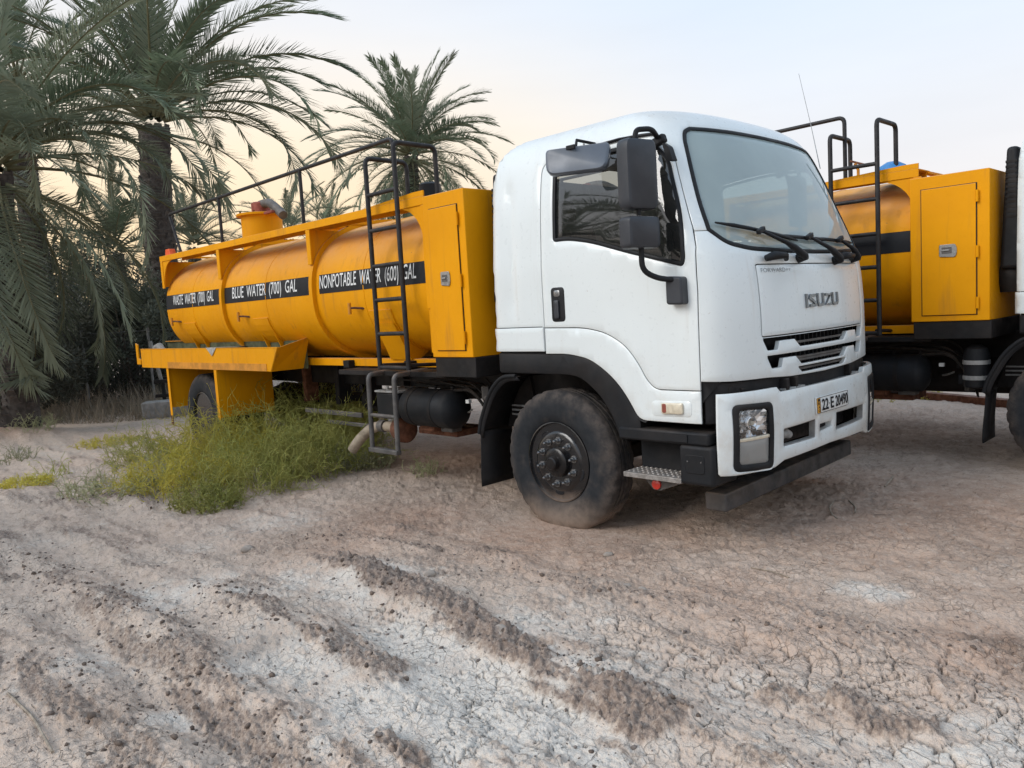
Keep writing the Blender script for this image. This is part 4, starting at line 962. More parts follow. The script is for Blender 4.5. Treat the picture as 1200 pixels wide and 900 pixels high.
        for i in range(3):
            for j in range(n): b.f.append((i*n+j, i*n+(j+1) % n, (i+1)*n+(j+1) % n, (i+1)*n+j))
        b.f.append(tuple(range(n))); b.f.append(tuple(3*n+j for j in range(n)))
        if sg < 0:
            KM = empty('kerb_mirror', (0, 0, 0), 0, T)
            rx = math.radians(-14)
            mt = Matrix.Translation((.40, -1.31, 2.475)) @ Euler((rx, 0, math.radians(24))).to_matrix().to_4x4()
            b.v = [tuple(mt @ Vector(p)) for p in b.v]; b.build('mirror_housing', 'visor_plastic', KM, smooth=40)
            MB().tube([(.36, -1.27, 2.53), (.36, -1.25, 2.60), (.36, -1.07, 2.595)], .010, 8).build('stem', 'black_plastic', KM, smooth=60)
            MB().bb(.33, .40, -1.325, -1.31, 2.535, 2.562).build('clip', 'black_plastic', KM, bevel=.003)
            for xx in (.28, .48): MB().lathe([(-.004, .006), (.003, .006)], 8, 'y', (xx, -1.325, 2.545)).build('screw', 'nut_metal', KM)
    for xx in (.30, .52): MB().lathe([(-.004, .007), (.004, .007)], 8, 'y', (xx, -.945, 2.695)).build('roof_bolt', 'rust', T)
    # antenna at the far screen corner
    MB().tube([(.93, .98, 2.50), (.86, .985, 2.85), (.77, .99, 3.26)], [.004, .0026, .0018], 6).build('antenna', 'latch_metal', T)
    # ---- interior ----
    IN = empty('cab_interior', (0, 0, 0), 0, T)
    MB().bb(-.59, 1.05, -1.08, 1.08, 1.13, 1.20).build('floor', 'dash_grey', IN)
    for yy, w in ((-.55, .62), (.55, .56)):
        MB().box((-.10, yy, 1.50), (.50, w, .16)).build('seat', 'seat_cloth', IN, bevel=.04)
        MB().box((-.36, yy, 1.86), (.14, w, .66), ry=-.16).build('backrest', 'seat_cloth', IN, bevel=.05)
        MB().box((-.43, yy, 2.28), (.10, .28, .18), ry=-.12).build('headrest', 'seat_cloth', IN, bevel=.04)
        MB().bb(-.32, .08, yy-.25, yy+.25, 1.2, 1.42).build('seat_base', 'dash_grey', IN, bevel=.02)
    MB().prism(fillet([(.72, 1.2), (1.10, 1.2), (1.13, 1.74), (1.05, 1.80), (.80, 1.78), (.70, 1.62)], .05, 4), -.98, .98).build('dashboard', 'dash_grey', IN, smooth=40)
    q = Euler((0, math.radians(-55), 0)).to_matrix(); ring = [Vector((.54, .55, 1.82))+q@Vector((0, .22*math.cos(a), .22*math.sin(a))) for a in np.linspace(0, 2*math.pi, 33)]
    q = Euler((0, math.radians(58), 0)).to_matrix(); ring = [Vector((.54, .55, 1.83))+q@Vector((.22*math.cos(a), .22*math.sin(a), 0)) for a in np.linspace(0, 2*math.pi, 33)]
    MB().tube(ring, .015, 8, cap=False).build('steering_wheel', 'black_plastic', IN, smooth=60)
    MB().tube([(.54, .55, 1.83), (.80, .55, 1.55)], .03, 8).build('steering_column', 'black_plastic', IN, smooth=60)
    MB().box((1.05, -.55, 1.815), (.14, .38, .03), rz=.2).build('papers_on_dash', 'trim_cream', IN, bevel=.004)
    MB().bb(-.635, -.615, -1.0, 1.0, 1.3, 2.55).build('back_trim', 'trim_cream', IN)
    MB().bb(-.50, .55, -.80, .80, 2.655, 2.665).build('headliner', 'trim_cream', IN)
    MB().box((.84, -.42, 2.53), (.02, .50, .16), ry=.5).build('sun_visor', 'trim_cream', IN, bevel=.008)
    # ---- chassis ----
    for sg in (-1, 1):
        MB().bb(-7.35, 1.02, sg*.36, sg*.44, .84, 1.07).build('chassis_rail', 'chassis_black', T, bevel=.006)
        MB().bb(-7.0, -1.0, sg*.38, sg*.48, 1.075, 1.17).build('subframe_rail', 'chassis_black', T, bevel=.004)
        MB().bb(-6.9, -1.35, sg*.80, sg*.88, 1.09, 1.165).build('body_rail', 'yellow_paint', T, bevel=.004)
        MB().bb(-2.9, -1.30, sg*.86, sg*1.10, 1.03, 1.075).build('side_rail', 'chassis_black', T, bevel=.004)
    for xx in (-6.8, -5.2, -4.1, -3.0, -2.0, -1.2): MB().bb(xx-.05, xx+.05, -.95, .95, 1.078, 1.15).build('crossmember', 'chassis_black', T, bevel=.004)
    MB().tube([(0, -.95, .47), (0, -.5, .42), (0, .5, .42), (0, .95, .47)], .06, 10).build('front_axle', 'chassis_black', T, smooth=60)
    MB().lathe([(-.95, .07), (-.5, .08), (-.3, .12), (-.2, .22), (0, .26), (.2, .22), (.3, .12), (.5, .08), (.95, .07)], 20, 'y', (-5.95, 0, .5)).build('rear_axle', 'chassis_black', T, smooth=60)
    MB().tube([(-.7, 0, .82), (-5.7, 0, .55)], .055, 10).build('drive_shaft', 'chassis_black', T, smooth=60)
    MB().bb(-.75, .75, -.40, .40, .50, 1.13).build('engine', 'chassis_black', T, bevel=.05)
    MB().bb(-1.75, -.75, -.22, .22, .48, .88).build('gearbox', 'chassis_black', T, bevel=.06)
    for sg in (-1, 1):
        MB().tube([(.60, sg*.44, .72), (.2, sg*.44, .60), (-.1, sg*.44, .57), (-.5, sg*.44, .64), (-.8, sg*.44, .78)], .035, 6).build('leaf_spring', 'chassis_black', T)
        MB().tube([(-5.1, sg*.5, .80), (-5.6, sg*.5, .64), (-5.95, sg*.5, .60), (-6.3, sg*.5, .64), (-6.8, sg*.5, .80)], .045, 6).build('leaf_spring', 'chassis_black', T)
    for sg in (-1, 1):
        wheel(T, -.095, sg*1.115, .452, sg, True); wheel(T, -5.95, sg*1.185, .470, sg, False); wheel(T, -5.95, sg*.87, .470, sg, False)
    # fuel / air tank, battery box, pipework on the near side
    AT = empty('air_tank', (0, 0, 0), 0, T)
    MB().lathe([(-2.02, .0), (-2.015, .06), (-1.99, .12), (-1.95, .165), (-1.93, .170), (-1.36, .170), (-1.34, .165), (-1.30, .12), (-1.28, .06), (-1.272, 0)], 36, 'x', (-.10, -.88, .735)).build('shell', 'black_plastic', AT, smooth=50)
    for xx in (-1.84, -1.52): MB().lathe([(xx-.018, .170), (xx-.018, .174), (xx+.018, .174), (xx+.018, .170)], 36, 'x', (-.10, -.88, .735)).build('strap', 'chassis_black', AT, smooth=40)
    for xx in (-1.68, -1.45): MB().lathe([(.87, .012), (.915, .012), (.92, .018), (.935, .018)], 10, 'z', (xx, -.90, 0)).build('fitting', 'chassis_black', AT)
    MB().tube([(-1.27, -.90, .72), (-1.22, -.93, .73), (-1.16, -.95, .755)], .008, 6).build('drain_pipe', 'latch_metal', AT)
    MB().bb(-1.30, -1.262, -.895, -.86, .795, .825).build('maker_plate', 'letter_white', AT)
    BX = empty('battery_box', (0, 0, 0), 0, T)
    MB().bb(-2.42, -2.08, -1.02, -.68, .64, .86).build('case', 'black_plastic', BX, bevel=.012); MB().bb(-2.43, -2.07, -1.03, -.67, .865, .885).build('lid', 'plastic_grey', BX, bevel=.005)
    for xx in (-2.33, -2.18): MB().lathe([(.885, .016), (.915, .014)], 8, 'z', (xx, -.95, 0)).build('terminal', 'latch_metal', BX)
    rs = random.Random(5)
    for k in range(9):
        z0 = .90+rs.random()*.10; y0 = -.62-rs.random()*.25; pts = [(-2.1+rs.uniform(-.2, .3), y0, z0), (-1.6, y0-.05, z0+rs.uniform(-.03, .04)), (-1.2, y0-.06, z0+rs.uniform(-.06, .02)), (-1.10+rs.uniform(-.04, .06), y0, z0-.22), (-1.04+rs.uniform(-.05, .08), y0+.05, .52+rs.random()*.15)]
        MB().tube(bend(pts, .12, 4), rs.choice([.008, .010, .013]), 6).build('air_hose', 'cable_black', T, smooth=60)
    for k in range(7): MB().box((-1.08+rs.uniform(-.10, .10), -.80+rs.uniform(-.12, .08), .55+rs.random()*.35), (.06, .06, .08+.05*rs.random()), rz=rs.random()).build('valve', rs.choice(['chassis_black', 'grey_steel', 'black_plastic']), T, bevel=.008)
    # pump, flange, discharge hose
    MB().lathe([(-.13, .05), (-.10, .105), (-.03, .125), (.02, .125), (.05, .07)], 24, 'x', (-2.22, -.86, .505)).build('pump_flange', 'rust', T, smooth=40)
    MB().bb(-2.1, -1.55, -.80, -.45, .47, .53).build('pump_bracket', 'rust', T, bevel=.006)
    MB().bb(-1.95, -1.75, -.90, -.78, .52, .58).build('clamp', 'rust', T, bevel=.01); MB().bb(-1.65, -1.50, -.90, -.78, .53, .58).build('clamp', 'grey_steel', T, bevel=.01)
    MB().tube(bend([(-2.33, -.86, .51), (-2.55, -.88, .52), (-2.68, -.92, .50), (-2.80, -1.0, .38), (-2.88, -1.03, .28)], .10, 5), [.045]*4+[.05]*12+[.052]*2 if False else .050, 12).build('discharge_hose', 'hose_beige', T, smooth=60)
    MB().lathe([(-2.58, .058), (-2.50, .058)], 16, 'x', (0, -.885, .52)).build('hose_collar', 'grey_steel', T, smooth=40)
    MB().bb(-4.1, -3.0, -.82, -.79, .56, .61).build('side_guard', 'grey_steel', T, bevel=.006); MB().bb(-3.7, -2.6, -.80, -.77, .46, .50).build('side_guard', 'grey_steel', T, bevel=.006)
    for xx in (-4.6, -3.9, -3.3, -2.7): MB().bb(xx-.04, xx+.04, -.52, -.36, .62, 1.07).build('frame_bracket', 'rust' if xx < -4 else 'chassis_black', T, bevel=.006)
    MB().lathe([(-3.6, .11), (-3.56, .125), (-2.75, .125), (-2.72, .11)], 24, 'x', (0, -.30, .66)).build('silencer', 'chassis_black', T, smooth=40)
    # ---- tank ----
    TK = empty('water_tank', (0, 0, 0), 0, T)
    AY, AZ, ZC, NE = 1.115, .705, 1.822, 2.45
    def tpt(x, th, d=0.): # th measured from the right-hand side upwards
        c, s_ = math.cos(th), math.sin(th); return (x, -(AY+d)*math.copysign(abs(c)**(2/NE), c), ZC+(AZ+d)*math.copysign(abs(s_)**(2/NE), s_))
    def tank_loft(xs, ds, n=96, caps=True):
        b = MB()
        for x, d in zip(xs, ds): b.v += [tpt(x, 2*math.pi*j/n, d) for j in range(n)]
        for i in range(len(xs)-1):
            for j in range(n): b.f.append((i*n+j, i*n+(j+1) % n, (i+1)*n+(j+1) % n, (i+1)*n+j))
        if caps: b.f.append(tuple(range(n))); b.f.append(tuple((len(xs)-1)*n+j for j in range(n)))
        return b
    tank_loft([-7.03, -7.02, -6.99, -6.95, -6.93, -5.2, -3.2, -1.42, -1.40, -1.37, -1.35], [-.55, -.30, -.10, -.02, 0, 0, 0, 0, -.03, -.12, -.30]).build('shell', 'yellow_paint', TK, smooth=50)
    for xr in (-5.22, -3.20): tank_loft([xr-.03, xr-.03, xr+.03, xr+.03], [-.02, .042, .042, -.02], caps=False).build('ring', 'yellow_paint', TK, smooth=40)
    for xr in (-6.1, -4.2, -2.35): tank_loft([xr-.008, xr-.005, xr+.005, xr+.008], [-.002, .0035, .0035, -.002], caps=False).build('weld_bead', 'yellow_paint', TK, smooth=40)
    def zth(z): s_ = (z-ZC)/AZ; s_ = math.copysign(abs(s_)**(NE/2), s_); return math.asin(max(-1, min(1, s_)))
    def tz(x, z, d): return tpt(x, zth(z), d)
    for i, (x0, x1, txt, t0, t1) in enumerate(((-6.93, -5.252, 'WASTE  WATER  (700)  GAL', -6.70, -5.48), (-5.188, -3.232, 'BLUE  WATER  (700)  GAL', -4.98, -3.52), (-3.10, -1.44, 'NONPOTABLE  WATER  (600)  GAL', -3.085, -1.56))):
        b = MB(); nz_ = 8
        for zz in np.linspace(1.812, 1.992, nz_): b.v += [tz(x0, zz, .003), tz(x1, zz, .003)]
        b.f = [(2*k, 2*k+1, 2*k+3, 2*k+2) for k in range(nz_-1)]; SP = b.build('stripe', 'stripe_black', TK, smooth=60)
        u, w, f = text_mesh(txt, 1.0, .006); [put('stripe_lettering', 'letter_white', SP, [tz(t0+a*(t1-t0), 1.819+c*.166, .0065) for a, c in zip(u2, w2)], f2) for u2, w2, f2 in words(u, w, f, .018)]
    # sample cocks on plate pockets, saddles
    for xx in (-6.30, -4.40, -2.15):
        SA = empty('saddle', (0, 0, 0), 0, TK)
        b = MB(); ths = np.linspace(zth(1.62), zth(1.24), 8)
        b.v = [tpt(xx-.17, t, .012) for t in ths]+[tpt(xx+.17, t, .012) for t in ths]+[tpt(xx-.17, t, -.02) for t in ths]+[tpt(xx+.17, t, -.02) for t in ths]; n = 8
        b.f = [(i, i+1, n+i+1, n+i) for i in range(n-1)]+[(2*n+i, 2*n+i+1, i+1, i) for i in range(n-1)]+[(3*n+i+1, 3*n+i, n+i, n+i+1) for i in range(n-1)]+[(0, n, 3*n, 2*n)]
        b.build('pad', 'yellow_paint', SA)
        pl = [(tpt(xx, t, .0)[1], tpt(xx, t, 0)[2]) for t in np.linspace(zth(1.56), zth(1.22), 7)]
        for dx in (-.16, .14): MB().prism(pl+[(-.80, 1.16), (-.90, 1.16)], xx+dx, xx+dx+.014, 'x').build('web', 'yellow_paint', SA)
        if xx > -3: MB().prism([(-1.07, 1.50), (-.90, 1.16), (-.86, 1.16), (-1.03, 1.50)], xx-.15, xx+.15, 'x').build('face_plate', 'yellow_paint', SA)
        p0 = tz(xx-.34, 1.64, 0); CK = empty('sample_cock', (0, 0, 0), 0, TK)
        MB().tube([(p0[0]+.12, p0[1]+.02, p0[2]), (p0[0]+.02, p0[1]-.05, p0[2]+.012), (p0[0]-.02, p0[1]-.075, p0[2]+.012)], .010, 8).build('pipe', 'rust', CK, smooth=60)
        MB().tube([(p0[0]-.02, p0[1]-.075, p0[2]-.045), (p0[0]-.02, p0[1]-.075, p0[2]+.06)], .016, 10).build('handle', 'orange_paint', CK, smooth=50)
    # top frame, gusset plates, hatches, rails
    TF = empty('top_frame', (0, 0, 0), 0, T)
    for sg in (-1, 1):
        MB().bb(-6.95, -1.372, sg*1.125, sg*1.14, 2.435, 2.505).build('edge_beam', 'yellow_paint', TF, bevel=.003)
        MB().bb(-6.95, -1.372, sg*.86, sg*1.124, 2.494, 2.503).build('walkway_plate', 'yellow_paint', TF)
        MB().bb(-6.93, -1.40, sg*.84, sg*.86, 2.455, 2.51).build('inner_beam', 'yellow_paint', TF, bevel=.003)
        for i, xg in enumerate((-6.94, -5.22, -3.20, -1.41)):
            zb = 2.11
            arc = [(-tpt(0, t, .0)[1]*sg, tpt(0, t)[2]) for t in np.linspace(zth(zb), math.pi/2*.55, 14)]
            pl = [(sg*1.122, zb), (sg*1.122, 2.434), (sg*.62, 2.434)]+[q for q in reversed(arc) if abs(q[0]) > .60]
            MB().prism(pl if i < 3 else [(sg*1.122, 1.24), (sg*1.122, 2.434), (0, 2.434), (0, 1.24)], xg-.008, xg+.008, 'x').build('gusset', 'yellow_paint', TF)
            if i in (1, 2): MB().bb(xg-.035, xg+.035, sg*1.123, sg*1.139, zb-.01, 2.434).build('gusset_flange', 'yellow_paint', TF, bevel=.003)
            else: MB().bb(xg-.005, xg+.06, sg*1.123, sg*1.139, zb-.02 if i == 0 else 1.60, 2.434).build('gusset_flange', 'yellow_paint', TF, bevel=.003)
        # curved brackets to the flange corners
        for xg, dr in ((-6.88, 1), (-1.415, -1)):
            arc = [(xg+dr*.30*(1-math.cos(t)), 2.434-.30*(1-math.sin(t))) for t in np.linspace(0, math.pi/2, 10)]
            MB().prism([(xg, 2.434)]+arc, sg*1.118, sg*1.130).build('corner_bracket', 'yellow_paint', TF)
    for xg in (-6.94, -5.22, -3.20, -1.41): MB().bb(xg-.03, xg+.03, -.84, .84, 2.484, 2.503).build('cross_beam', 'yellow_paint', TF)
    HR = empty('handrail', (0, 0, 0), 0, T)
    YR = -.92
    MB().tube(bend([(-2.02, YR, 2.50), (-2.02, YR, 3.10), (-7.05, YR, 3.07), (-6.75, YR, 2.50)], .06), .019, 10).build('rail', 'ladder_steel', HR, smooth=60)
    for xx in (-3.62, -5.53): MB().tube([(xx, YR, 2.50), (xx, YR, 3.09)], .019, 10).build('post', 'ladder_steel', HR, smooth=60)
    for xh in (-5.70, -3.9):
        HT = empty('hatch', (0, 0, 0), 0, T)
        MB().lathe([(2.42, .25), (2.90, .25), (2.90, .305), (2.925, .305), (2.93, .285), (2.95, .0)], 40, 'z', (xh, -.30, 0)).build('neck', 'yellow_paint', HT, smooth=35) if xh < -5 else MB().lathe([(2.42, .25), (2.53, .25), (2.53, .285), (2.55, .285), (2.555, .0)], 40, 'z', (xh, -.30, 0)).build('neck', 'yellow_paint', HT, smooth=35)
        if xh < -5:
            MB().lathe([(2.945, .115), (3.06, .115), (3.075, .095), (3.08, .0)], 20, 'z', (xh, -.30, 0)).build('vent_cap', 'rust_red', HT, smooth=35)
            MB().tube(bend([(xh, -.30, 3.045), (xh+.22, -.30, 3.05), (xh+.42, -.32, 2.96), (xh+.62, -.34, 2.84)], .10, 4), .055, 10).build('hose_stub', 'grey_steel', HT, smooth=60)
            MB().box((xh+.40, -.40, 2.90), (.20, .05, .03)).build('clasp', 'rust_red', HT, bevel=.006)
            for a in np.linspace(0, 2*math.pi, 9)[:-1]: MB().lathe([(2.90, .012), (2.945, .012)], 6, 'z', (xh+.28*math.cos(a), -.30+.28*math.sin(a), 0)).build('bolt', 'rust', HT)
    MB().lathe([(2.44, .10), (2.72, .10), (2.74, .07)], 20, 'z', (-2.0, -.55, 0)).build('breather', 'black_plastic', T, smooth=40)
    MB().prism([(-6.99, 2.506), (-6.80, 2.506), (-6.84, 2.60), (-6.96, 2.60)], -1.05, -.97).build('warning_marker', 'flag_orange', T, bevel=.006)
    # ---- ladder ----
    for sg in (-1, 1): MB().prism([(-2.25, 2.506), (-1.372, 2.506), (-1.372, 2.548), (-1.50, 2.548)], sg*1.126, sg*1.139).build('front_riser', 'yellow_paint', TF)
    LD = empty('ladder', (0, 0, 0), 0, T)
    for xx, zt in ((-2.03, 2.905), (-1.62, 2.965)):
        MB().tube(bend([(xx, -1.22, 1.10), (xx, -1.215, zt), (xx, -.78, zt), (xx, -.78, 2.50)], .06), .0205, 10).build('rail', 'ladder_steel', LD, smooth=60)
    for zz in (1.12, 1.41, 1.70, 1.99, 2.29, 2.59): MB().tube([(-2.03, -1.218, zz), (-1.62, -1.218, zz)], .018, 8).build('rung', 'ladder_steel', LD, smooth=60)
    for xx in (-2.0, -1.65): MB().tube([(xx, -1.21, 1.14), (xx, -.88, 1.12)], .016, 8).build('stay', 'ladder_steel', LD, smooth=60)
    DL = empty('drop_ladder', (0, 0, 0), 0, T)
    for xx in (-2.17, -1.79): MB().tube(bend([(xx, -1.27, .39), (xx, -1.255, 1.055), (xx, -.90, 1.07)], .05), .022, 10).build('rail', 'grey_steel', DL, smooth=60)
    for zz in (.70,): MB().tube([(-2.17, -1.262, zz), (-1.79, -1.262, zz)], .018, 8).build('rung', 'grey_steel', DL, smooth=60)
    MB().box((-1.98, -1.275, .395), (.42, .055, .04)).build('foot_bar', 'grey_steel', DL, bevel=.006)
    # ---- tool box ----
    TB = empty('toolbox', (0, 0, 0), 0, T)
    MB().bb(-1.356, -.862, -1.162, 1.162, 1.205, 2.492).build('case', 'yellow_paint', TB, bevel=.006)
    MB().bb(-1.345, -.855, -1.150, 1.150, 1.045, 1.203).build('plinth', 'chassis_black', TB, bevel=.006)
    MB().prism([(-1.285, 1.255), (-.935, 1.255), (-.935, 2.385), (-1.285, 2.385)], -1.1635, -1.1660).build('door_shadow_gap', 'letter_black', TB)
    BD = MB().bb(-1.279, -.941, -1.176, -1.1665, 1.261, 2.379).build('box_door', 'yellow_paint', TB, bevel=.004)
    for zz in (1.36, 1.80, 2.27):
        MB().tube([(-.932, -1.180, zz-.05), (-.932, -1.180, zz+.05)], .010, 8).build('hinge', 'yellow_paint', BD, smooth=60)
    MB().prism(fillet([(-1.165, 1.775), (-1.065, 1.765), (-1.055, 1.80), (-1.055, 1.845), (-1.065, 1.88), (-1.165, 1.88)], .012, 3), -1.177, -1.186).build('latch_plate', 'latch_metal', BD, bevel=.003)
    MB().bb(-1.148, -1.085, -1.188, -1.186, 1.80, 1.855).build('latch_recess', 'grey_steel', BD); MB().bb(-1.150, -1.100, -1.196, -1.188, 1.822, 1.836).build('latch_handle', 'latch_metal', BD, bevel=.002)
    # ---- hose tray over the rear wheel ----
    TR = empty('hose_tray', (0, 0, 0), 0, T)
    X0, X1, YO, YI = -7.52, -3.69, -1.30, -.93
    MB().prism([(X0, 1.06), (X1-.17, 1.06), (X1, 1.305), (X0, 1.305)], YO, YO+.012).build('outer_wall', 'yellow_paint', TR, bevel=.003)
    MB().bb(X0, X1-.17, YO+.012, YI, 1.06, 1.072).build('tray_floor', 'tray_liner', TR)
    MB().bb(X0, X1-.08, YI, YI+.012, 1.06, 1.385).build('inner_wall', 'tray_liner', TR)
    MB().bb(X0, X1-.06, YI-.03, YI+.03, 1.386, 1.394).build('inner_lip', 'orange_paint', TR)
    b = MB(); b.add([(X1-.17, YO, 1.06), (X1, YO, 1.305), (X1, YI, 1.392), (X1-.17, YI, 1.06), (X1-.185, YO, 1.06), (X1-.015, YO, 1.305), (X1-.015, YI, 1.392), (X1-.185, YI, 1.06)], [(0, 3, 2, 1), (4, 5, 6, 7), (0, 1, 5, 4), (1, 2, 6, 5), (2, 3, 7, 6), (3, 0, 4, 7)]); b.build('end_plate', 'yellow_paint', TR)
    MB().bb(X0, X1, YO-.004, YO+.028, 1.3055, 1.313).build('outer_lip', 'yellow_paint', TR)
    MB().prism([(X0-.16, 1.10), (X0-.02, 1.10), (X0-.02, 1.17), (X0-.09, 1.18), (X0-.09, 1.37), (X0-.16, 1.39)], YO-.006, YO+.014).build('end_hook', 'yellow_paint', TR, bevel=.003)
    MB().bb(-6.6, -3.95, YO-.006, YO-.0005, 1.063, 1.14).build('patch_strip', 'orange_paint', TR)
    b = MB(); b.add([(-5.40, YO-.005, 1.318), (-5.12, YO-.005, 1.318), (-5.24, YO-.012, 1.22), (-5.38, YI+.2, 1.30), (-5.10, YI+.2, 1.30)], [(0, 1, 2), (0, 3, 4, 1)]); b.build('rag', 'cloth_grey', TR)
    MB().bb(-5.192, -5.178, YO+.002, -.62, .50, 1.058).build('guard_plate', 'yellow_paint', TR); MB().bb(-5.245, -5.178, YO-.004, YO+.001, .48, 1.058).build('guard_flange', 'yellow_paint', TR)
    MB().bb(-6.652, -6.638, YO+.002, -.62, .55, 1.058).build('guard_plate', 'yellow_paint', TR); MB().bb(-6.665, -6.60, YO-.004, YO+.001, .45, 1.058).build('guard_flange', 'yellow_paint', TR); MB().bb(-6.666, -6.599, YO-.0055, YO+.002, .33, .45).build('flange_foot', 'rust', TR)
    MB().bb(-6.63, -5.20, -.66, -.64, .62, 1.058).build('inner_guard', 'chassis_black', TR)
    MB().tube([(X0-.25, -1.0, 1.30), (X0+.02, -1.05, 1.33), (X0+.5, -1.1, 1.13), (X0+2.2, -1.12, 1.13)], .05, 10).build('suction_hose', 'plastic_grey', TR, smooth=60)
    # snorkel behind the cab
    SN = empty('air_intake', (0, 0, 0), 0, T)
    MB().box((-.73, -.82, 2.10), (.17, .30, .98), taper=(.5, .8)).build('duct', 'black_plastic', SN, bevel=.03, seg=3)
    for k in range(12): MB().bb(-.775, -.695, -.960+.0012*k, -.94, 2.02+.04*k, 2.04+.04*k).build('louvre', 'plastic_grey' if 0 else 'chassis_black', SN)
    MB().lathe([(1.42, .10), (1.50, .13), (1.60, .13), (1.64, .10)], 20, 'z', (-.76, -.80, 0)).build('intake_bowl', 'chassis_black', SN, smooth=40)
    return T
TRUCK = build_truck()
tag(TRUCK, 'yellow water tanker truck with white cab, whole in view in the foreground', 'truck', 'parked tanker trucks')
TRUCK2 = copy_tree(TRUCK)
TRUCK2.location = (2.645, 3.24, .03)
tag(TRUCK2, 'yellow tanker truck cut off by the right edge, parked behind the white cab', 'truck', 'parked tanker trucks')
# ------------------------------------------------------------------ palms
def frond_mesh(L, bend_deg, seed, npair=72, leaf_mat='palm_leaf', ll=.50, lw=.030):
    rs = np.random.RandomState(seed); n = 16; t = np.linspace(0, 1, n+1); ang = -np.radians(bend_deg)*t**1.35; side = np.radians(rs.uniform(-14, 14))*t**2
    d = np.stack([np.cos(ang)*np.cos(side), np.sin(side), np.sin(ang)*np.cos(side)], 1); P = np.vstack([[0, 0, 0], np.cumsum((d[:-1]+d[1:])/2*L/n, 0)])
    mb = MB(); mb.tube([tuple(p) for p in P], list(np.interp(t, [0, .05, .2, 1], [.055, .035, .022, .004])*L/4), 5, cap=False)
    nr = len(mb.f); V = []; F = []; tw = rs.uniform(-.5, .5)
    for i in range(npair):
        s = .13+.87*(i+.5)/npair; k = min(int(s*n), n-1); q = s*n-k; p = P[k]*(1-q)+P[k+1]*q; T = d[k]*(1-q)+d[k+1]*q; T /= np.linalg.norm(T)
        S = np.cross([0, 0, 1], T); S = S/np.linalg.norm(S) if np.linalg.norm(S) > 1e-3 else np.array([0, 1., 0]); U = np.cross(T, S)
        a = tw*s; S, U = S*np.cos(a)+U*np.sin(a), U*np.cos(a)-S*np.sin(a)
        le = ll*L/4*(.35+.65*np.sin(np.pi*min(1, (s-.10)/.75)**.7) if s < .8 else .35+.65*np.sin(np.pi*min(1, (s-.1)/.95)))*rs.uniform(.85, 1.12)
        fw = np.radians(np.interp(s, [.1, .5, 1], [62, 48, 24])+rs.uniform(-8, 8)); up = np.radians(rs.uniform(8, 42))
        for sg in (-1, 1):
            D = T*np.cos(fw)+(S*sg*np.cos(up)+U*np.sin(up))*np.sin(fw); D /= np.linalg.norm(D); Wv = np.cross(D, U*.8+S*sg*.4); Wv /= np.linalg.norm(Wv)
            w = lw*L/4*rs.uniform(.8, 1.15); b = len(V); sag = np.array([0, 0, -1])*le*rs.uniform(.03, .16)
            m = p+D*le*.45+sag*.25; e = p+D*le+sag
            V += [p-Wv*w*.25, p+Wv*w*.25, m+Wv*w*.5, e, m-Wv*w*.5]; F += [(b, b+1, b+2, b+4), (b+4, b+2, b+3)]
    mb.add(V, F); me = mb.mesh('frond', 0, fix=False); me.materials.append(M['rachis']); me.materials.append(M[leaf_mat])
    mi = np.ones(len(me.polygons), np.int32); mi[:nr] = 0; me.polygons.foreach_set('material_index', mi); return me
FR = {}
def fronds(kind):
    if kind not in FR:
        mat = {'g': 'palm_leaf', 's': 'palm_leaf_grey', 'd': 'palm_dry'}[kind]
        FR[kind] = [frond_mesh(4, b, 11*i+ord(kind), leaf_mat=mat, npair=88 if kind != 'd' else 50, ll=.60, lw=.031) for i, b in enumerate((18, 38, 58, 78, 98, 122))]
    return FR[kind]
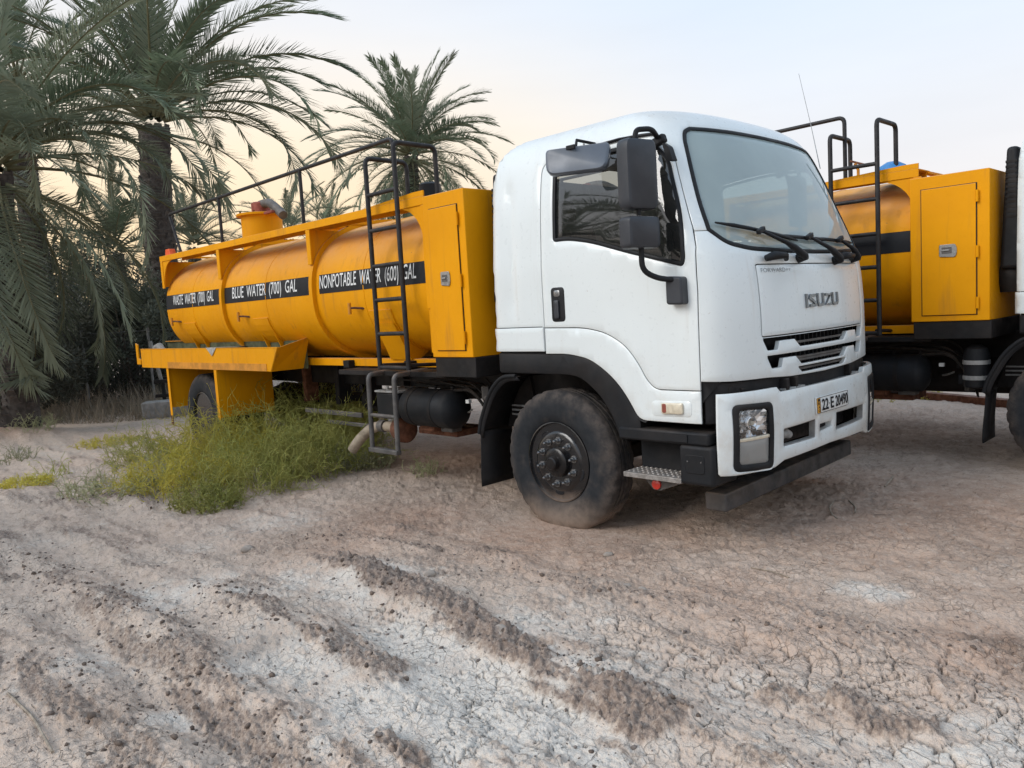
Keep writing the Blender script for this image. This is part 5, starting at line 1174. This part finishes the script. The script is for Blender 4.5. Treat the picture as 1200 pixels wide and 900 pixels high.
def palm(px, ytop, depth, L, nf, seed, label, trunk_r, lean=(0, 0), kind='g', emin=-48, emax=84, dry=4, extra=()):
    rs = random.Random(seed); c = at(px, ytop, depth); gx, gy = c[0]+lean[0], c[1]+lean[1]; gz = ground_z(gx, gy)-.05
    T = tag(empty('palm_tree', (gx, gy, gz)), label, 'palm tree', 'date palms')
    top = Vector((c[0]-gx, c[1]-gy, c[2]-gz)); H = top.length
    path = [Vector((0, 0, 0)).lerp(top, t)+Vector((.12*math.sin(t*3+seed), .1*math.sin(t*2.3+seed), 0))*min(1, t*(1-t)*4) for t in np.linspace(0, 1, 12)]
    TRK = MB().tube(path, [trunk_r*1.12]+[trunk_r*(.95-.1*t) for t in np.linspace(0, 1, 11)], 14).build('trunk', 'palm_trunk', T, smooth=60)
    b = MB(); nr = int(H/.115); 
    for i in range(nr):
        t = i/nr; q = t*11; k = min(int(q), 10); p = path[k].lerp(path[k+1], q-k); r = trunk_r*(.96-.1*t)
        for j in range(9):
            a = 2*math.pi*(j+.5*(i % 2)+.25*rs.random())/9+i*.15; o = Vector((math.cos(a), math.sin(a), 0)); s = Vector((-math.sin(a), math.cos(a), 0)); w = r*.34*rs.uniform(.8, 1.1); h = .15*rs.uniform(.75, 1.25); out = r*rs.uniform(.12, .26)
            z = Vector((0, 0, 1)); base = p+o*r*.86
            b.add([base-s*w, base+s*w, base+o*out+s*w*.7+z*h, base+o*out-s*w*.7+z*h, base+o*out*.2+s*w*.5+z*h*1.1, base+o*out*.2-s*w*.5+z*h*1.1], [(0, 1, 2, 3), (3, 2, 4, 5), (1, 4, 2), (0, 3, 5)])
    o = b.build('leaf_bases', 'palm_boot', TRK, fix=False); o['kind'] = 'stuff'
    ga = math.pi*(3-math.sqrt(5)); specs = []
    for i in range(nf):
        t = (i+.5)/nf; el = emax+(emin-emax)*t**.85+rs.uniform(-7, 7); az = math.degrees(i*ga)+rs.uniform(-12, 12)
        bi = min(5, max(0, int(round(.4+t*4.2+rs.uniform(-.6, .6))))); specs.append((az, el, bi, L*rs.uniform(.85, 1.1)*(.8+.2*min(1, t*3)), kind if rs.random() < .75 or kind == 'd' else 's'))
    for i in range(dry): specs.append((rs.uniform(0, 360), rs.uniform(-75, -52), rs.choice([1, 2]), L*rs.uniform(.55, .8), 'd'))
    specs += list(extra)
    for az, el, bi, Lf, kd in specs:
        o = bpy.data.objects.new('frond', fronds(kd)[bi]); COL.objects.link(o); o.parent = T
        a, e = math.radians(az), math.radians(el); rr = trunk_r*.55*math.cos(e)
        o.location = top+Vector((math.cos(a)*rr, math.sin(a)*rr, .10+.25*math.sin(max(0, e))-.25*(e < 0)))
        o.rotation_euler = (rs.uniform(-.25, .25), -e, a); s = Lf/4; o.scale = (s, s, s)
    return T
# azimuths of the view: right / left / towards / away seen from the camera
_fw = math.degrees(math.atan2(ROT[2][1], ROT[2][0])); A_R, A_L, A_T = _fw-90, _fw+90, _fw+180
palm(181, 150, 17.0, 4.3, 38, 3, 'tall date palm with a thick scaly trunk standing just behind the tanker rear', .36, kind='g', emin=20, dry=0,
     extra=[(A_R+5, 42, 3, 4.6, 'g'), (A_R-12, 30, 4, 4.6, 'g'), (A_R+20, 12, 4, 4.0, 'g'), (A_R-4, 56, 3, 4.7, 'g'), (A_R+8, -8, 4, 3.4, 'g'), (A_R-18, 62, 2, 4.4, 'g'), (A_R+14, 24, 4, 4.4, 's')])
palm(-4, 205, 12.2, 3.8, 44, 8, 'date palm at the left edge with long fronds drooping to the shrubs', .27, lean=(.25, -.15), kind='s', emin=-58, dry=5,
     extra=[(A_R+8, 30, 5, 3.5, 's'), (A_R-14, 22, 5, 3.6, 's'), (A_R+22, 38, 5, 3.7, 's'), (A_R-2, 12, 5, 3.2, 's'), (A_R-30, 32, 5, 3.4, 's'), (A_R-48, 30, 5, 3.2, 's'), (A_R+2, 50, 5, 3.9, 'g'), (A_R-8, 44, 4, 3.7, 'g'), (A_R+14, 36, 5, 4.1, 's')])
palm(482, 184, 31.0, 4.3, 84, 14, 'date palm standing alone against the sky above the tool box and ladder', .30, kind='g', emin=-42, emax=86, dry=2)
palm(22, 105, 21.0, 4.4, 30, 21, 'date palm far left whose crown fills the upper left corner', .33, kind='g', emin=-25, dry=3)
palm(228, 292, 25.0, 2.6, 30, 33, 'young palm with upright fronds behind the rear end of the handrail', .22, kind='s', emin=5, dry=0)
palm(338, 282, 27.0, 2.4, 20, 39, 'young palm showing just above the tank, right of the hatch', .20, kind='s', emin=5, dry=0)
palm(385, 275, 34.0, 2.3, 22, 45, 'small palm peeping over the tank by the middle rail post', .20, kind='g', emin=5, dry=0)
palm(135, 300, 21.0, 3.0, 32, 51, 'short palm hidden among the dark shrubs left of the tanker rear', .24, kind='g', emin=-20, dry=3)

def palm_at(x, y, z, *a, **k):
    d = ROT @ (np.array([x, y, z])-CAM); return palm(CX+FPX*d[0]/d[2], CY+FPX*d[1]/d[2], d[2], *a, **k)
palm_at(-5.6, -10.2, 4.0, 3.6, 40, 61, 'date palm out of view that shows as a reflection in the door window', .30, kind='g', emin=-30, dry=2)
palm_at(-10.5, -12.5, 3.6, 3.6, 36, 67, 'second date palm out of view, farther off, reflected in the door window', .30, kind='g', emin=-30, dry=2)

# ------------------------------------------------------------------ shrubs: many small leaves on clumps round a stem frame
def shrub(px, depth, w, h, nl, seed, label, mat='shrub_leaf', leafs=(.045, .10), group='dark shrubs along the fence', zoff=0, dw=None):
    rs = np.random.RandomState(seed); g = at(px, 400, depth); gx, gy = g[0], g[1]; gz = ground_z(gx, gy)
    S = tag(empty('shrub', (gx, gy, gz)), label, 'shrub', group); dw = dw or w*.7
    fwv = np.array([ROT[2][0], ROT[2][1], 0]); fwv /= np.linalg.norm(fwv); rt = np.array([fwv[1], -fwv[0], 0])
    nc = 46; c = rs.normal(0, 1, (nc, 3)); c /= np.linalg.norm(c, axis=1, keepdims=True); c *= rs.uniform(.35, 1, (nc, 1))**.5
    C3 = rt*(c[:, :1]*w/2)+fwv*(c[:, 1:2]*dw/2)+np.array([0, 0, 1])*(h*.5+c[:, 2:]*h*.47)
    C3[:, 2] = np.maximum(C3[:, 2], .1)
    b = MB()
    for k in range(0, nc, 2):
        m = C3[k]*np.array([.4, .4, .5]); b.tube([(rs.uniform(-.1, .1), rs.uniform(-.1, .1), 0), tuple(m+rs.normal(0, .05, 3)), tuple(C3[k])], [.03, .018, .006], 5, cap=False)
    b.build('stems', 'bark', S, fix=False)
    i = rs.randint(0, nc, nl); rad = rs.uniform(.18, .42, nc)[i][:, None]*min(w, h)*.36+.05; dv = rs.normal(0, 1, (nl, 3)); dv /= np.linalg.norm(dv, axis=1, keepdims=True)
    p = C3[i]+dv*rad*rs.uniform(.25, 1, (nl, 1))**.5; p[:, 2] = np.maximum(p[:, 2], .02)
    D = dv+rs.normal(0, .7, (nl, 3))+np.array([0, 0, .2]); D /= np.linalg.norm(D, axis=1, keepdims=True); Wd = np.cross(D, rs.normal(0, 1, (nl, 3))); Wd /= np.linalg.norm(Wd, axis=1, keepdims=True)
    le = rs.uniform(*leafs, (nl, 1)); wd = le*rs.uniform(.28, .42, (nl, 1))
    v = np.stack([p, p+D*le*.5+Wd*wd/2, p+D*le, p+D*le*.5-Wd*wd/2], 1).reshape(-1, 3); f = np.arange(nl*4).reshape(-1, 4)
    o = mesh_np('foliage', v, f, mat, S); o['kind'] = 'stuff'
    return S
shrub(150, 16.5, 2.6, 2.7, 16000, 1, 'grey green leafy shrub behind the end of the hose tray', 'shrub_leaf', (.06, .13))
shrub(78, 16.0, 2.2, 2.3, 13000, 2, 'dark shrub below the drooping palm fronds, left of the grey green shrub', 'shrub_dark', (.05, .11))
shrub(12, 14.2, 2.4, 2.2, 13000, 3, 'dark shrub at the left edge round the palm foot', 'shrub_dark', (.05, .11))
shrub(212, 18.5, 3.0, 3.1, 15000, 4, 'tall dark shrub behind the rear of the tank', 'shrub_dark', (.06, .13))
shrub(112, 19.5, 3.8, 3.7, 16000, 5, 'high dark thicket between the two nearest palm trunks', 'shrub_dark', (.07, .14))
shrub(20, 18.5, 3.6, 3.0, 15000, 6, 'high dark thicket behind the left edge palm', 'shrub_dark', (.07, .14))
shrub(290, 23.0, 4.0, 3.0, 12000, 7, 'grey green bush seen under the handrail behind the tank', 'shrub_leaf', (.08, .15))
shrub(400, 27.0, 4.4, 2.8, 11000, 8, 'low bush far behind the middle of the tank', 'shrub_leaf', (.08, .15))
shrub(1040, 27.0, 4.0, 1.6, 7000, 9, 'low pale bush far off, seen under the second truck tank', 'weed_grey', (.07, .14), 'low bushes far behind the second truck')
shrub(1120, 31.0, 5.0, 1.7, 7000, 10, 'low pale bush far off, behind the second truck box', 'weed_grey', (.07, .14), 'low bushes far behind the second truck')
shrub(55, 17.2, 3.0, 3.2, 15000, 12, 'dark bush between the left edge palm and the trunk behind it', 'shrub_dark', (.06, .12))

# ------------------------------------------------------------------ weeds: thin branching stems
def weed(x, y, R, h, ns, seed, label, mat='weed_green', lean=.5, group='green weeds beside the tanker', name='weed_bush', cat='weed', thick=.0042, sub=9, dense=2):
    rs = np.random.RandomState(seed); gz = ground_z(x, y); Wd = tag(empty(name, (x, y, gz)), label, cat, group)
    nrm = lambda q: q/(np.linalg.norm(q, axis=-1, keepdims=True)+1e-9)
    a = rs.uniform(0, 2*np.pi, ns); r0 = R*.75*np.sqrt(rs.rand(ns)); p = np.stack([np.cos(a)*r0, np.sin(a)*r0, np.full(ns, -.02)], 1)
    hh = (h*rs.uniform(.45, 1.1, ns)*(1-.45*(r0/R)**2))[:, None]; ca = np.stack([np.cos(a), np.sin(a), 0*a], 1)
    d = nrm(ca*(lean*rs.uniform(.1, 1.2, ns)*(r0/R+.25))[:, None]+rs.normal(0, .22, (ns, 3))+np.array([0, 0, 1])); P = [p]; n = 5
    for k in range(n): d = nrm(d+rs.normal(0, .34, (ns, 3))+np.array([0, 0, .04])); p = p+d*hh/n; P.append(p)
    P = np.stack(P, 1); i = np.repeat(np.arange(ns), sub); k = rs.randint(1, n, ns*sub); q = P[i, k]+(P[i, k+1]-P[i, k])*rs.rand(ns*sub, 1)
    e = nrm(rs.normal(0, .75, (ns*sub, 3))+d[i]*.7+np.array([0, 0, .25])); l = hh[i]*rs.uniform(.18, .42, (ns*sub, 1)); Q = [q]
    for m in range(3): e = nrm(e+rs.normal(0, .42, e.shape)); q = q+e*l/3; Q.append(q)
    Q = np.stack(Q, 1)
    def strips(P, w0, w1):
        m, n, _ = P.shape; t = np.empty_like(P); t[:, 1:-1] = P[:, 2:]-P[:, :-2]; t[:, 0] = P[:, 1]-P[:, 0]; t[:, -1] = P[:, -1]-P[:, -2]
        s = nrm(np.cross(t, nrm(rs.normal(0, 1, (m, 1, 3))))); u = nrm(np.cross(t, s)); w = np.linspace(w0, w1, n)[None, :, None]
        V = np.stack([P+s*w, P-s*w*.5+u*w*.87, P-s*w*.5-u*w*.87], 2).reshape(-1, 3)
        f = np.array([(3*i+k, 3*i+(k+1) % 3, 3*i+3+(k+1) % 3, 3*i+3+k) for i in range(n-1) for k in range(3)]); return V, (f[None]+(np.arange(m)*3*n)[:, None, None]).reshape(-1, 4)
    V1, F1 = strips(P, thick, thick*.45); V2, F2 = strips(Q, thick*.7, thick*.35)
    o = mesh_np('stems', np.vstack([V1, V2]), np.vstack([F1, F2+len(V1)]), mat, Wd); o['kind'] = 'stuff'
    nl = ns*sub*dense; i = np.repeat(np.arange(ns*sub), dense); j = rs.randint(0, 3, nl); c = Q[i, j]+(Q[i, j+1]-Q[i, j])*rs.rand(nl, 1); g = nrm(rs.normal(0, 1, (nl, 3))+e[i]*.6); w = nrm(np.cross(g, rs.normal(0, 1, (nl, 3)))); ll = rs.uniform(.015, .045, (nl, 1))
    V = np.stack([c, c+g*ll*.5+w*.0032, c+g*ll, c+g*ll*.5-w*.0032], 1).reshape(-1, 3); o = mesh_np('leaves', V, np.arange(nl*4).reshape(-1, 4), mat, Wd); o['kind'] = 'stuff'; return Wd
WEEDS = [(300, 568, .66, .66, 170, 'weed_green', 'largest green weed bush, in the middle of the clump beside the hose tray'), (215, 572, .66, .52, 150, 'weed_yellow', 'yellowish weed bush in front of the rear wheel'), (375, 552, .62, .82, 170, 'weed_green', 'green weed bush at the right end of the clump, near the drop ladder'),
         (268, 545, .66, .80, 160, 'weed_yellow', 'yellow green weed bush against the wheel guard plate'), (150, 575, .75, .36, 110, 'weed_grey', 'low sparse grey green weed at the left end of the clump'), (335, 530, .58, 1.0, 150, 'weed_green', 'tall green weed bush under the tray end'), (402, 528, .55, 1.0, 110, 'weed_green', 'tall open weed whose twigs rise beside the discharge hose'),
         (190, 540, .66, .52, 120, 'weed_green', 'green weed bush left of the rear wheel'), (430, 548, .30, .40, 90, 'weed_grey', 'small weed beside the foot of the drop ladder'), (372, 512, .55, 1.1, 110, 'weed_green', 'tall thin weed rising against the chassis beside the guard plate'), (425, 520, .40, .75, 70, 'weed_yellow', 'yellowish straggly weed behind the discharge hose'), (243, 590, .40, .30, 120, 'weed_green', 'low green weed at the front edge of the clump')]
for i, (px, py, R, h, ns, mt, lb) in enumerate(WEEDS): g = G(px, py); weed(g[0], g[1], R, h, ns, 100+i, lb, mt)
g = G(30, 568); weed(g[0], g[1], .34, .13, 160, 120, 'small bright yellow green weed patch alone at the left edge', 'weed_yellow', .8, 'small weeds on open ground', sub=4)
g = G(60, 560); weed(g[0], g[1], .25, .30, 24, 121, 'few thin stems standing behind the bright weed patch', 'weed_green', .3, 'small weeds on open ground', sub=2, dense=3)
g = G(125, 520); weed(g[0], g[1], .55, .16, 150, 122, 'low green patch behind the weed clump, left', 'weed_yellow', .8, 'small weeds on open ground', sub=4)
g = G(42, 515); weed(g[0], g[1], .40, .35, 60, 123, 'grey weed tuft on the reddish earth mound', 'weed_grey', .6, 'small weeds on open ground', sub=4)
g = G(8, 540); weed(g[0], g[1], .45, .28, 60, 124, 'grey weed tuft at the left edge below the earth mound', 'weed_grey', .6, 'small weeds on open ground', sub=4)
g = G(497, 558); weed(g[0], g[1], .22, .20, 40, 125, 'faint grey weed tuft on bare earth right of the drop ladder', 'weed_grey', .5, 'small weeds on open ground', sub=3)
g = G(1045, 466); weed(g[0], g[1], .9, .12, 170, 126, 'strip of short green grass beyond the second truck', 'weed_yellow', .6, 'small weeds on open ground', sub=3)
# dry grass and brush along the fence foot: one mass
def dry_brush():
    rs = np.random.RandomState(9); V = []; F = []
    for _ in range(5200):
        px = rs.uniform(-60, 235); dp = rs.uniform(13.6, 17.0)-(.006*max(0, 60-px)); p = at(px, 400, dp); x, y = p[0], p[1]; h = rs.uniform(.10, .55)*(1 if dp > 14.6 else .5); a = rs.uniform(0, 6.28)
        d = np.array([np.cos(a)*.5, np.sin(a)*.5, 1])*h; b = len(V); w = np.array([np.sin(a), -np.cos(a), 0])*.007; o = np.array([x, y, .0]); s = rs.normal(0, .06, 3)
        V += [o-w, o+w, o+d*.55+s+w*.7, o+d*.55+s-w*.7, o+d+s*2]; F += [(b, b+1, b+2, b+3), (b+3, b+2, b+4)]
    V = np.array(V); z = ground_fields(V[::5, 0], V[::5, 1])[0]; V[:, 2] += np.repeat(z, 5)-.01
    m = MB(); m.v = [tuple(p) for p in V]; m.f = F; o = m.build('dry_brush', 'dry_grass', fix=False); tag(o, 'pale dry grass and brush along the foot of the fence', 'dry grass', kind='stuff')
dry_brush()
# ------------------------------------------------------------------ fence, block, frame, beam
def fence():
    a, b = at(20, 400, 15.2), at(262, 400, 16.4); a[2] = b[2] = 0; L = np.linalg.norm(b-a); u = (b-a)/L; H = 1.55
    T = tag(empty('chain_link_fence', tuple(a)), 'grey chain link fence in front of the dark shrubs, left of the tanker', 'fence')
    m = MB(); st = .085; n = int((L+H)/st); nrm = np.array([-u[1], u[0], 0])
    for k in range(-int(H/st), int(L/st)+1):
        for sg in (1, -1):
            x0 = k*st if sg > 0 else k*st+H
            p, q = (x0, .05), (x0+sg*H, H)
            pts = []
            for t in (0, 1): pts.append((p[0]+(q[0]-p[0])*t, p[1]+(q[1]-p[1])*t))
            (xa, za), (xb, zb) = pts
            if xa > xb: xa, za, xb, zb = xb, zb, xa, za
            if xb < 0 or xa > L: continue
            if xa < 0: za += (zb-za)*(0-xa)/(xb-xa); xa = 0
            if xb > L: zb = za+(zb-za)*(L-xa)/(xb-xa); xb = L
            m.tube([tuple(u*xa+nrm*.004*sg+np.array([0, 0, za])), tuple(u*xb+nrm*.004*sg+np.array([0, 0, zb]))], .0028, 3, cap=False)
    o = m.build('wire_mesh', 'fence_wire', T, fix=False); o['kind'] = 'stuff'
    for t in (0, .30, .62, .97): p = u*L*t; MB().tube([(p[0], p[1], -.2), (p[0], p[1], H+.08)], .028, 8).build('post', 'post_grey', T, smooth=60)
    for z in (.06, H): MB().tube([(0, 0, z), tuple(u*L+np.array([0, 0, z]))], .008, 5).build('line_wire', 'fence_wire', T)
fence()
g0, g1 = on_ground(157, 492), on_ground(214, 487); d = g1-g0; an = math.atan2(d[1], d[0])
o = MB().box((0, 0, .13), (float(np.linalg.norm(d)), .45, .30)).build('concrete_block', 'concrete', bevel=.015, loc=tuple((g0+g1)/2+np.array([-.1, .22, 0]))); o.rotation_euler = (0, 0, an)
tag(o, 'long grey concrete block lying behind the tanker rear', 'concrete block')
FRM = tag(empty('steel_frame', tuple((g0+g1)/2+np.array([-.35, .9, 0])), an), 'dark steel frame with a leaning post behind the concrete block', 'steel frame')
MB().bb(-.75, .9, -.05, .05, .30, .36).build('lower_bar', 'chassis_black', FRM, bevel=.005); MB().bb(-.75, .9, -.05, .05, .56, .63).build('middle_bar', 'chassis_black', FRM, bevel=.005); MB().bb(-.70, .9, .30, .36, .60, .66).build('rear_bar', 'chassis_black', FRM, bevel=.005)
for xx in (-.6, .1, .8): MB().bb(xx-.03, xx+.03, -.03, .03, 0, .58).build('leg', 'chassis_black', FRM, bevel=.004)
MB().tube([(-.62, 0, .6), (-.75, .02, 1.35)], .035, 8).build('leaning_post', 'post_grey', FRM, smooth=60); MB().tube([(-.4, 0, 1.3), (-.1, 0, .95), (.35, 0, .68)], .012, 6).build('stay_wire', 'grey_steel', FRM, smooth=60)
g0, g1 = on_ground(985, 459), on_ground(1190, 480); d = g1-g0
o = MB().box((0, 0, .05), (float(np.linalg.norm(d)), .14, .13)).build('steel_beam', 'rust', bevel=.008, loc=tuple((g0+g1)/2)); o.rotation_euler = (0, 0, math.atan2(d[1], d[0])); tag(o, 'long rusty brown steel beam lying on the ground under the second truck', 'beam')

# second truck: what differs from the first
def child(T, nm): return [c for c in T.children if c.name.split('.')[0] == nm]
for c in child(TRUCK2, 'toolbox'): s_ = .944; c.scale = (1.22, 1, s_); c.location = (.234-.015, 0, 1.205*(1-s_))
for nm in ('ladder', 'handrail', 'drop_ladder'):
    for c in child(TRUCK2, nm): c.location.x -= .06
for c in child(TRUCK2, 'wheel'):
    if c.location.x > -1: c.location.x -= .13
for tk in child(TRUCK2, 'water_tank'):
    for st in child(tk, 'stripe'):
        if max(v.co.x for v in st.data.vertices) > -2:
            for l in list(st.children): bpy.data.objects.remove(l)
for c in child(TRUCK2, 'breather'): bpy.data.objects.remove(c)
FC = empty('filter_canister', (0, 0, 0), 0, TRUCK2)
MB().lathe([(.62, .05), (.64, .095), (.90, .10), (.96, .085), (.99, .04)], 28, 'z', (-.98, -.98, 0)).build('canister', 'black_plastic', FC, smooth=40)
for z in (.70, .83): MB().lathe([(z, .1015), (z, .104), (z+.035, .104), (z+.035, .1015)], 28, 'z', (-.98, -.98, 0)).build('label_band', 'plastic_grey', FC, smooth=40)
MB().lathe([(2.50, .15), (2.56, .145), (2.62, .11), (2.655, .05), (2.66, 0)], 28, 'z', (-1.74, -.70, 0)).build('blue_cap', 'blue_plastic', TRUCK2, smooth=50)
MB().tube([(-1.95, -.95, 2.50), (-1.95, -.95, 2.60), (-1.97, -.97, 2.66)], .014, 8).build('valve_stem', 'orange_paint', TRUCK2, smooth=50); MB().tube([(-2.02, -.95, 2.69), (-1.90, -.95, 2.64)], .010, 6).build('valve_handle', 'rust', TRUCK2, smooth=50)

# ------------------------------------------------------------------ loose clods, stones, twigs
def ico():
    bm = bmesh.new(); bmesh.ops.create_icosphere(bm, subdivisions=1, radius=1); v = np.array([tuple(p.co) for p in bm.verts]); f = np.array([[q.index for q in p.verts] for p in bm.faces]); bm.free(); return v, f
IV, IF = ico()
def clods(name, mat, label, n, seed, smin, smax, src):
    rs = np.random.RandomState(seed); P = []
    for pl, w, ht, c in RIDGES:
        seg = np.array(pl); L = np.linalg.norm(np.diff(seg, axis=0), axis=1); k = int(n*L.sum()*w*c/2.2)
        for _ in range(k):
            i = rs.choice(len(L), p=L/L.sum()); q = seg[i]+(seg[i+1]-seg[i])*rs.rand()+rs.normal(0, w*src, 2); P.append(q)
    P = np.array(P); z = ground_fields(P[:, 0], P[:, 1])[0]; m = len(P); s = smin*(smax/smin)**(rs.rand(m)**2.2)
    V = IV[None]*(1+rs.normal(0, .16, (m, len(IV), 1)))*s[:, None, None]*rs.uniform(.6, 1.3, (m, 1, 3)); V[..., 2] *= .75; a = rs.uniform(0, 6.28, m); c, sn = np.cos(a)[:, None], np.sin(a)[:, None]
    x = V[..., 0]*c-V[..., 1]*sn; y = V[..., 0]*sn+V[..., 1]*c; V = np.stack([x+P[:, :1], y+P[:, 1:2], V[..., 2]+(z+s*.15)[:, None]], -1).reshape(-1, 3)
    F = (IF[None]+np.arange(m)[:, None, None]*len(IV)).reshape(-1, 3); o = mesh_np(name, V, F, mat, smooth=True); tag(o, label, 'earth clods', kind='stuff')
clods('earth_clods', 'clod_brown', 'crumbled brown earth clods along the tyre ridges', 1100, 1, .004, .018, .45)
clods('earth_crumbs', 'clod_grey', 'small pale earth crumbs scattered over the ground', 1500, 2, .003, .012, 1.6)
def stone(px, py, s, seed, label, flat=.5, mat='stone_pale'):
    rs = np.random.RandomState(seed); g = G(px, py); v = IV*(1+rs.normal(0, .13, (len(IV), 1)))*np.array([1, rs.uniform(.6, .9), flat])*s; a = rs.uniform(0, 6.28); v = np.stack([v[:, 0]*math.cos(a)-v[:, 1]*math.sin(a), v[:, 0]*math.sin(a)+v[:, 1]*math.cos(a), v[:, 2]], 1)
    o = mesh_np('earth_lump', v, IF, mat, smooth=True); o.location = (g[0], g[1], ground_z(*g)+s*flat*.25); b = o.modifiers.new('s', 'SUBSURF'); b.levels = 1; b.render_levels = 1; tag(o, label, 'earth lump', 'dried earth lumps')
for i, (px, py, s, lb) in enumerate(((713, 650, .045, 'pale dried earth lump in front of the front tyre'), (734, 684, .04, 'left of two pale earth lumps below the front tyre'), (752, 690, .035, 'right of two pale earth lumps below the front tyre'), (505, 683, .06, 'flat brownish earth lump left of centre, near the dark ridge'), (588, 752, .055, 'pale earth lump on the dark clod ridge'), (290, 645, .07, 'pale earth lump on the open ground left of centre'))): stone(px, py, s, 40+i, lb, .30 if s > .07 else .5)
def twig(pts, r, label):
    P = [on_ground(*q) for q in pts]; P = [(p[0], p[1], ground_z(p[0], p[1])+r+.006*(1 if 0 < i < len(P)-1 else 0)) for i, p in enumerate(P)]
    c = Vector(P[0]); o = MB().tube([Vector(p)-c for p in bend(P, .05, 3)], r, 6).build('twig', 'twig', smooth=60, loc=c); tag(o, label, 'twig', 'dry twigs')
twig([(977, 592), (972, 599), (974, 606), (981, 609)], .006, 'short curved pale twig in front of the bumper')
twig([(995, 590), (1003, 597), (1002, 604)], .006, 'second curved pale twig, right of the other in front of the bumper')
twig([(1037, 571), (1043, 566), (1047, 561)], .009, 'straight pale stick right of the bumper')
twig([(10, 820), (40, 850), (62, 885)], .006, 'thin bleached stick lying at the lower left corner')
twig([(880, 665), (905, 668), (925, 674)], .004, 'thin dark root on the ground right of the front tyre')
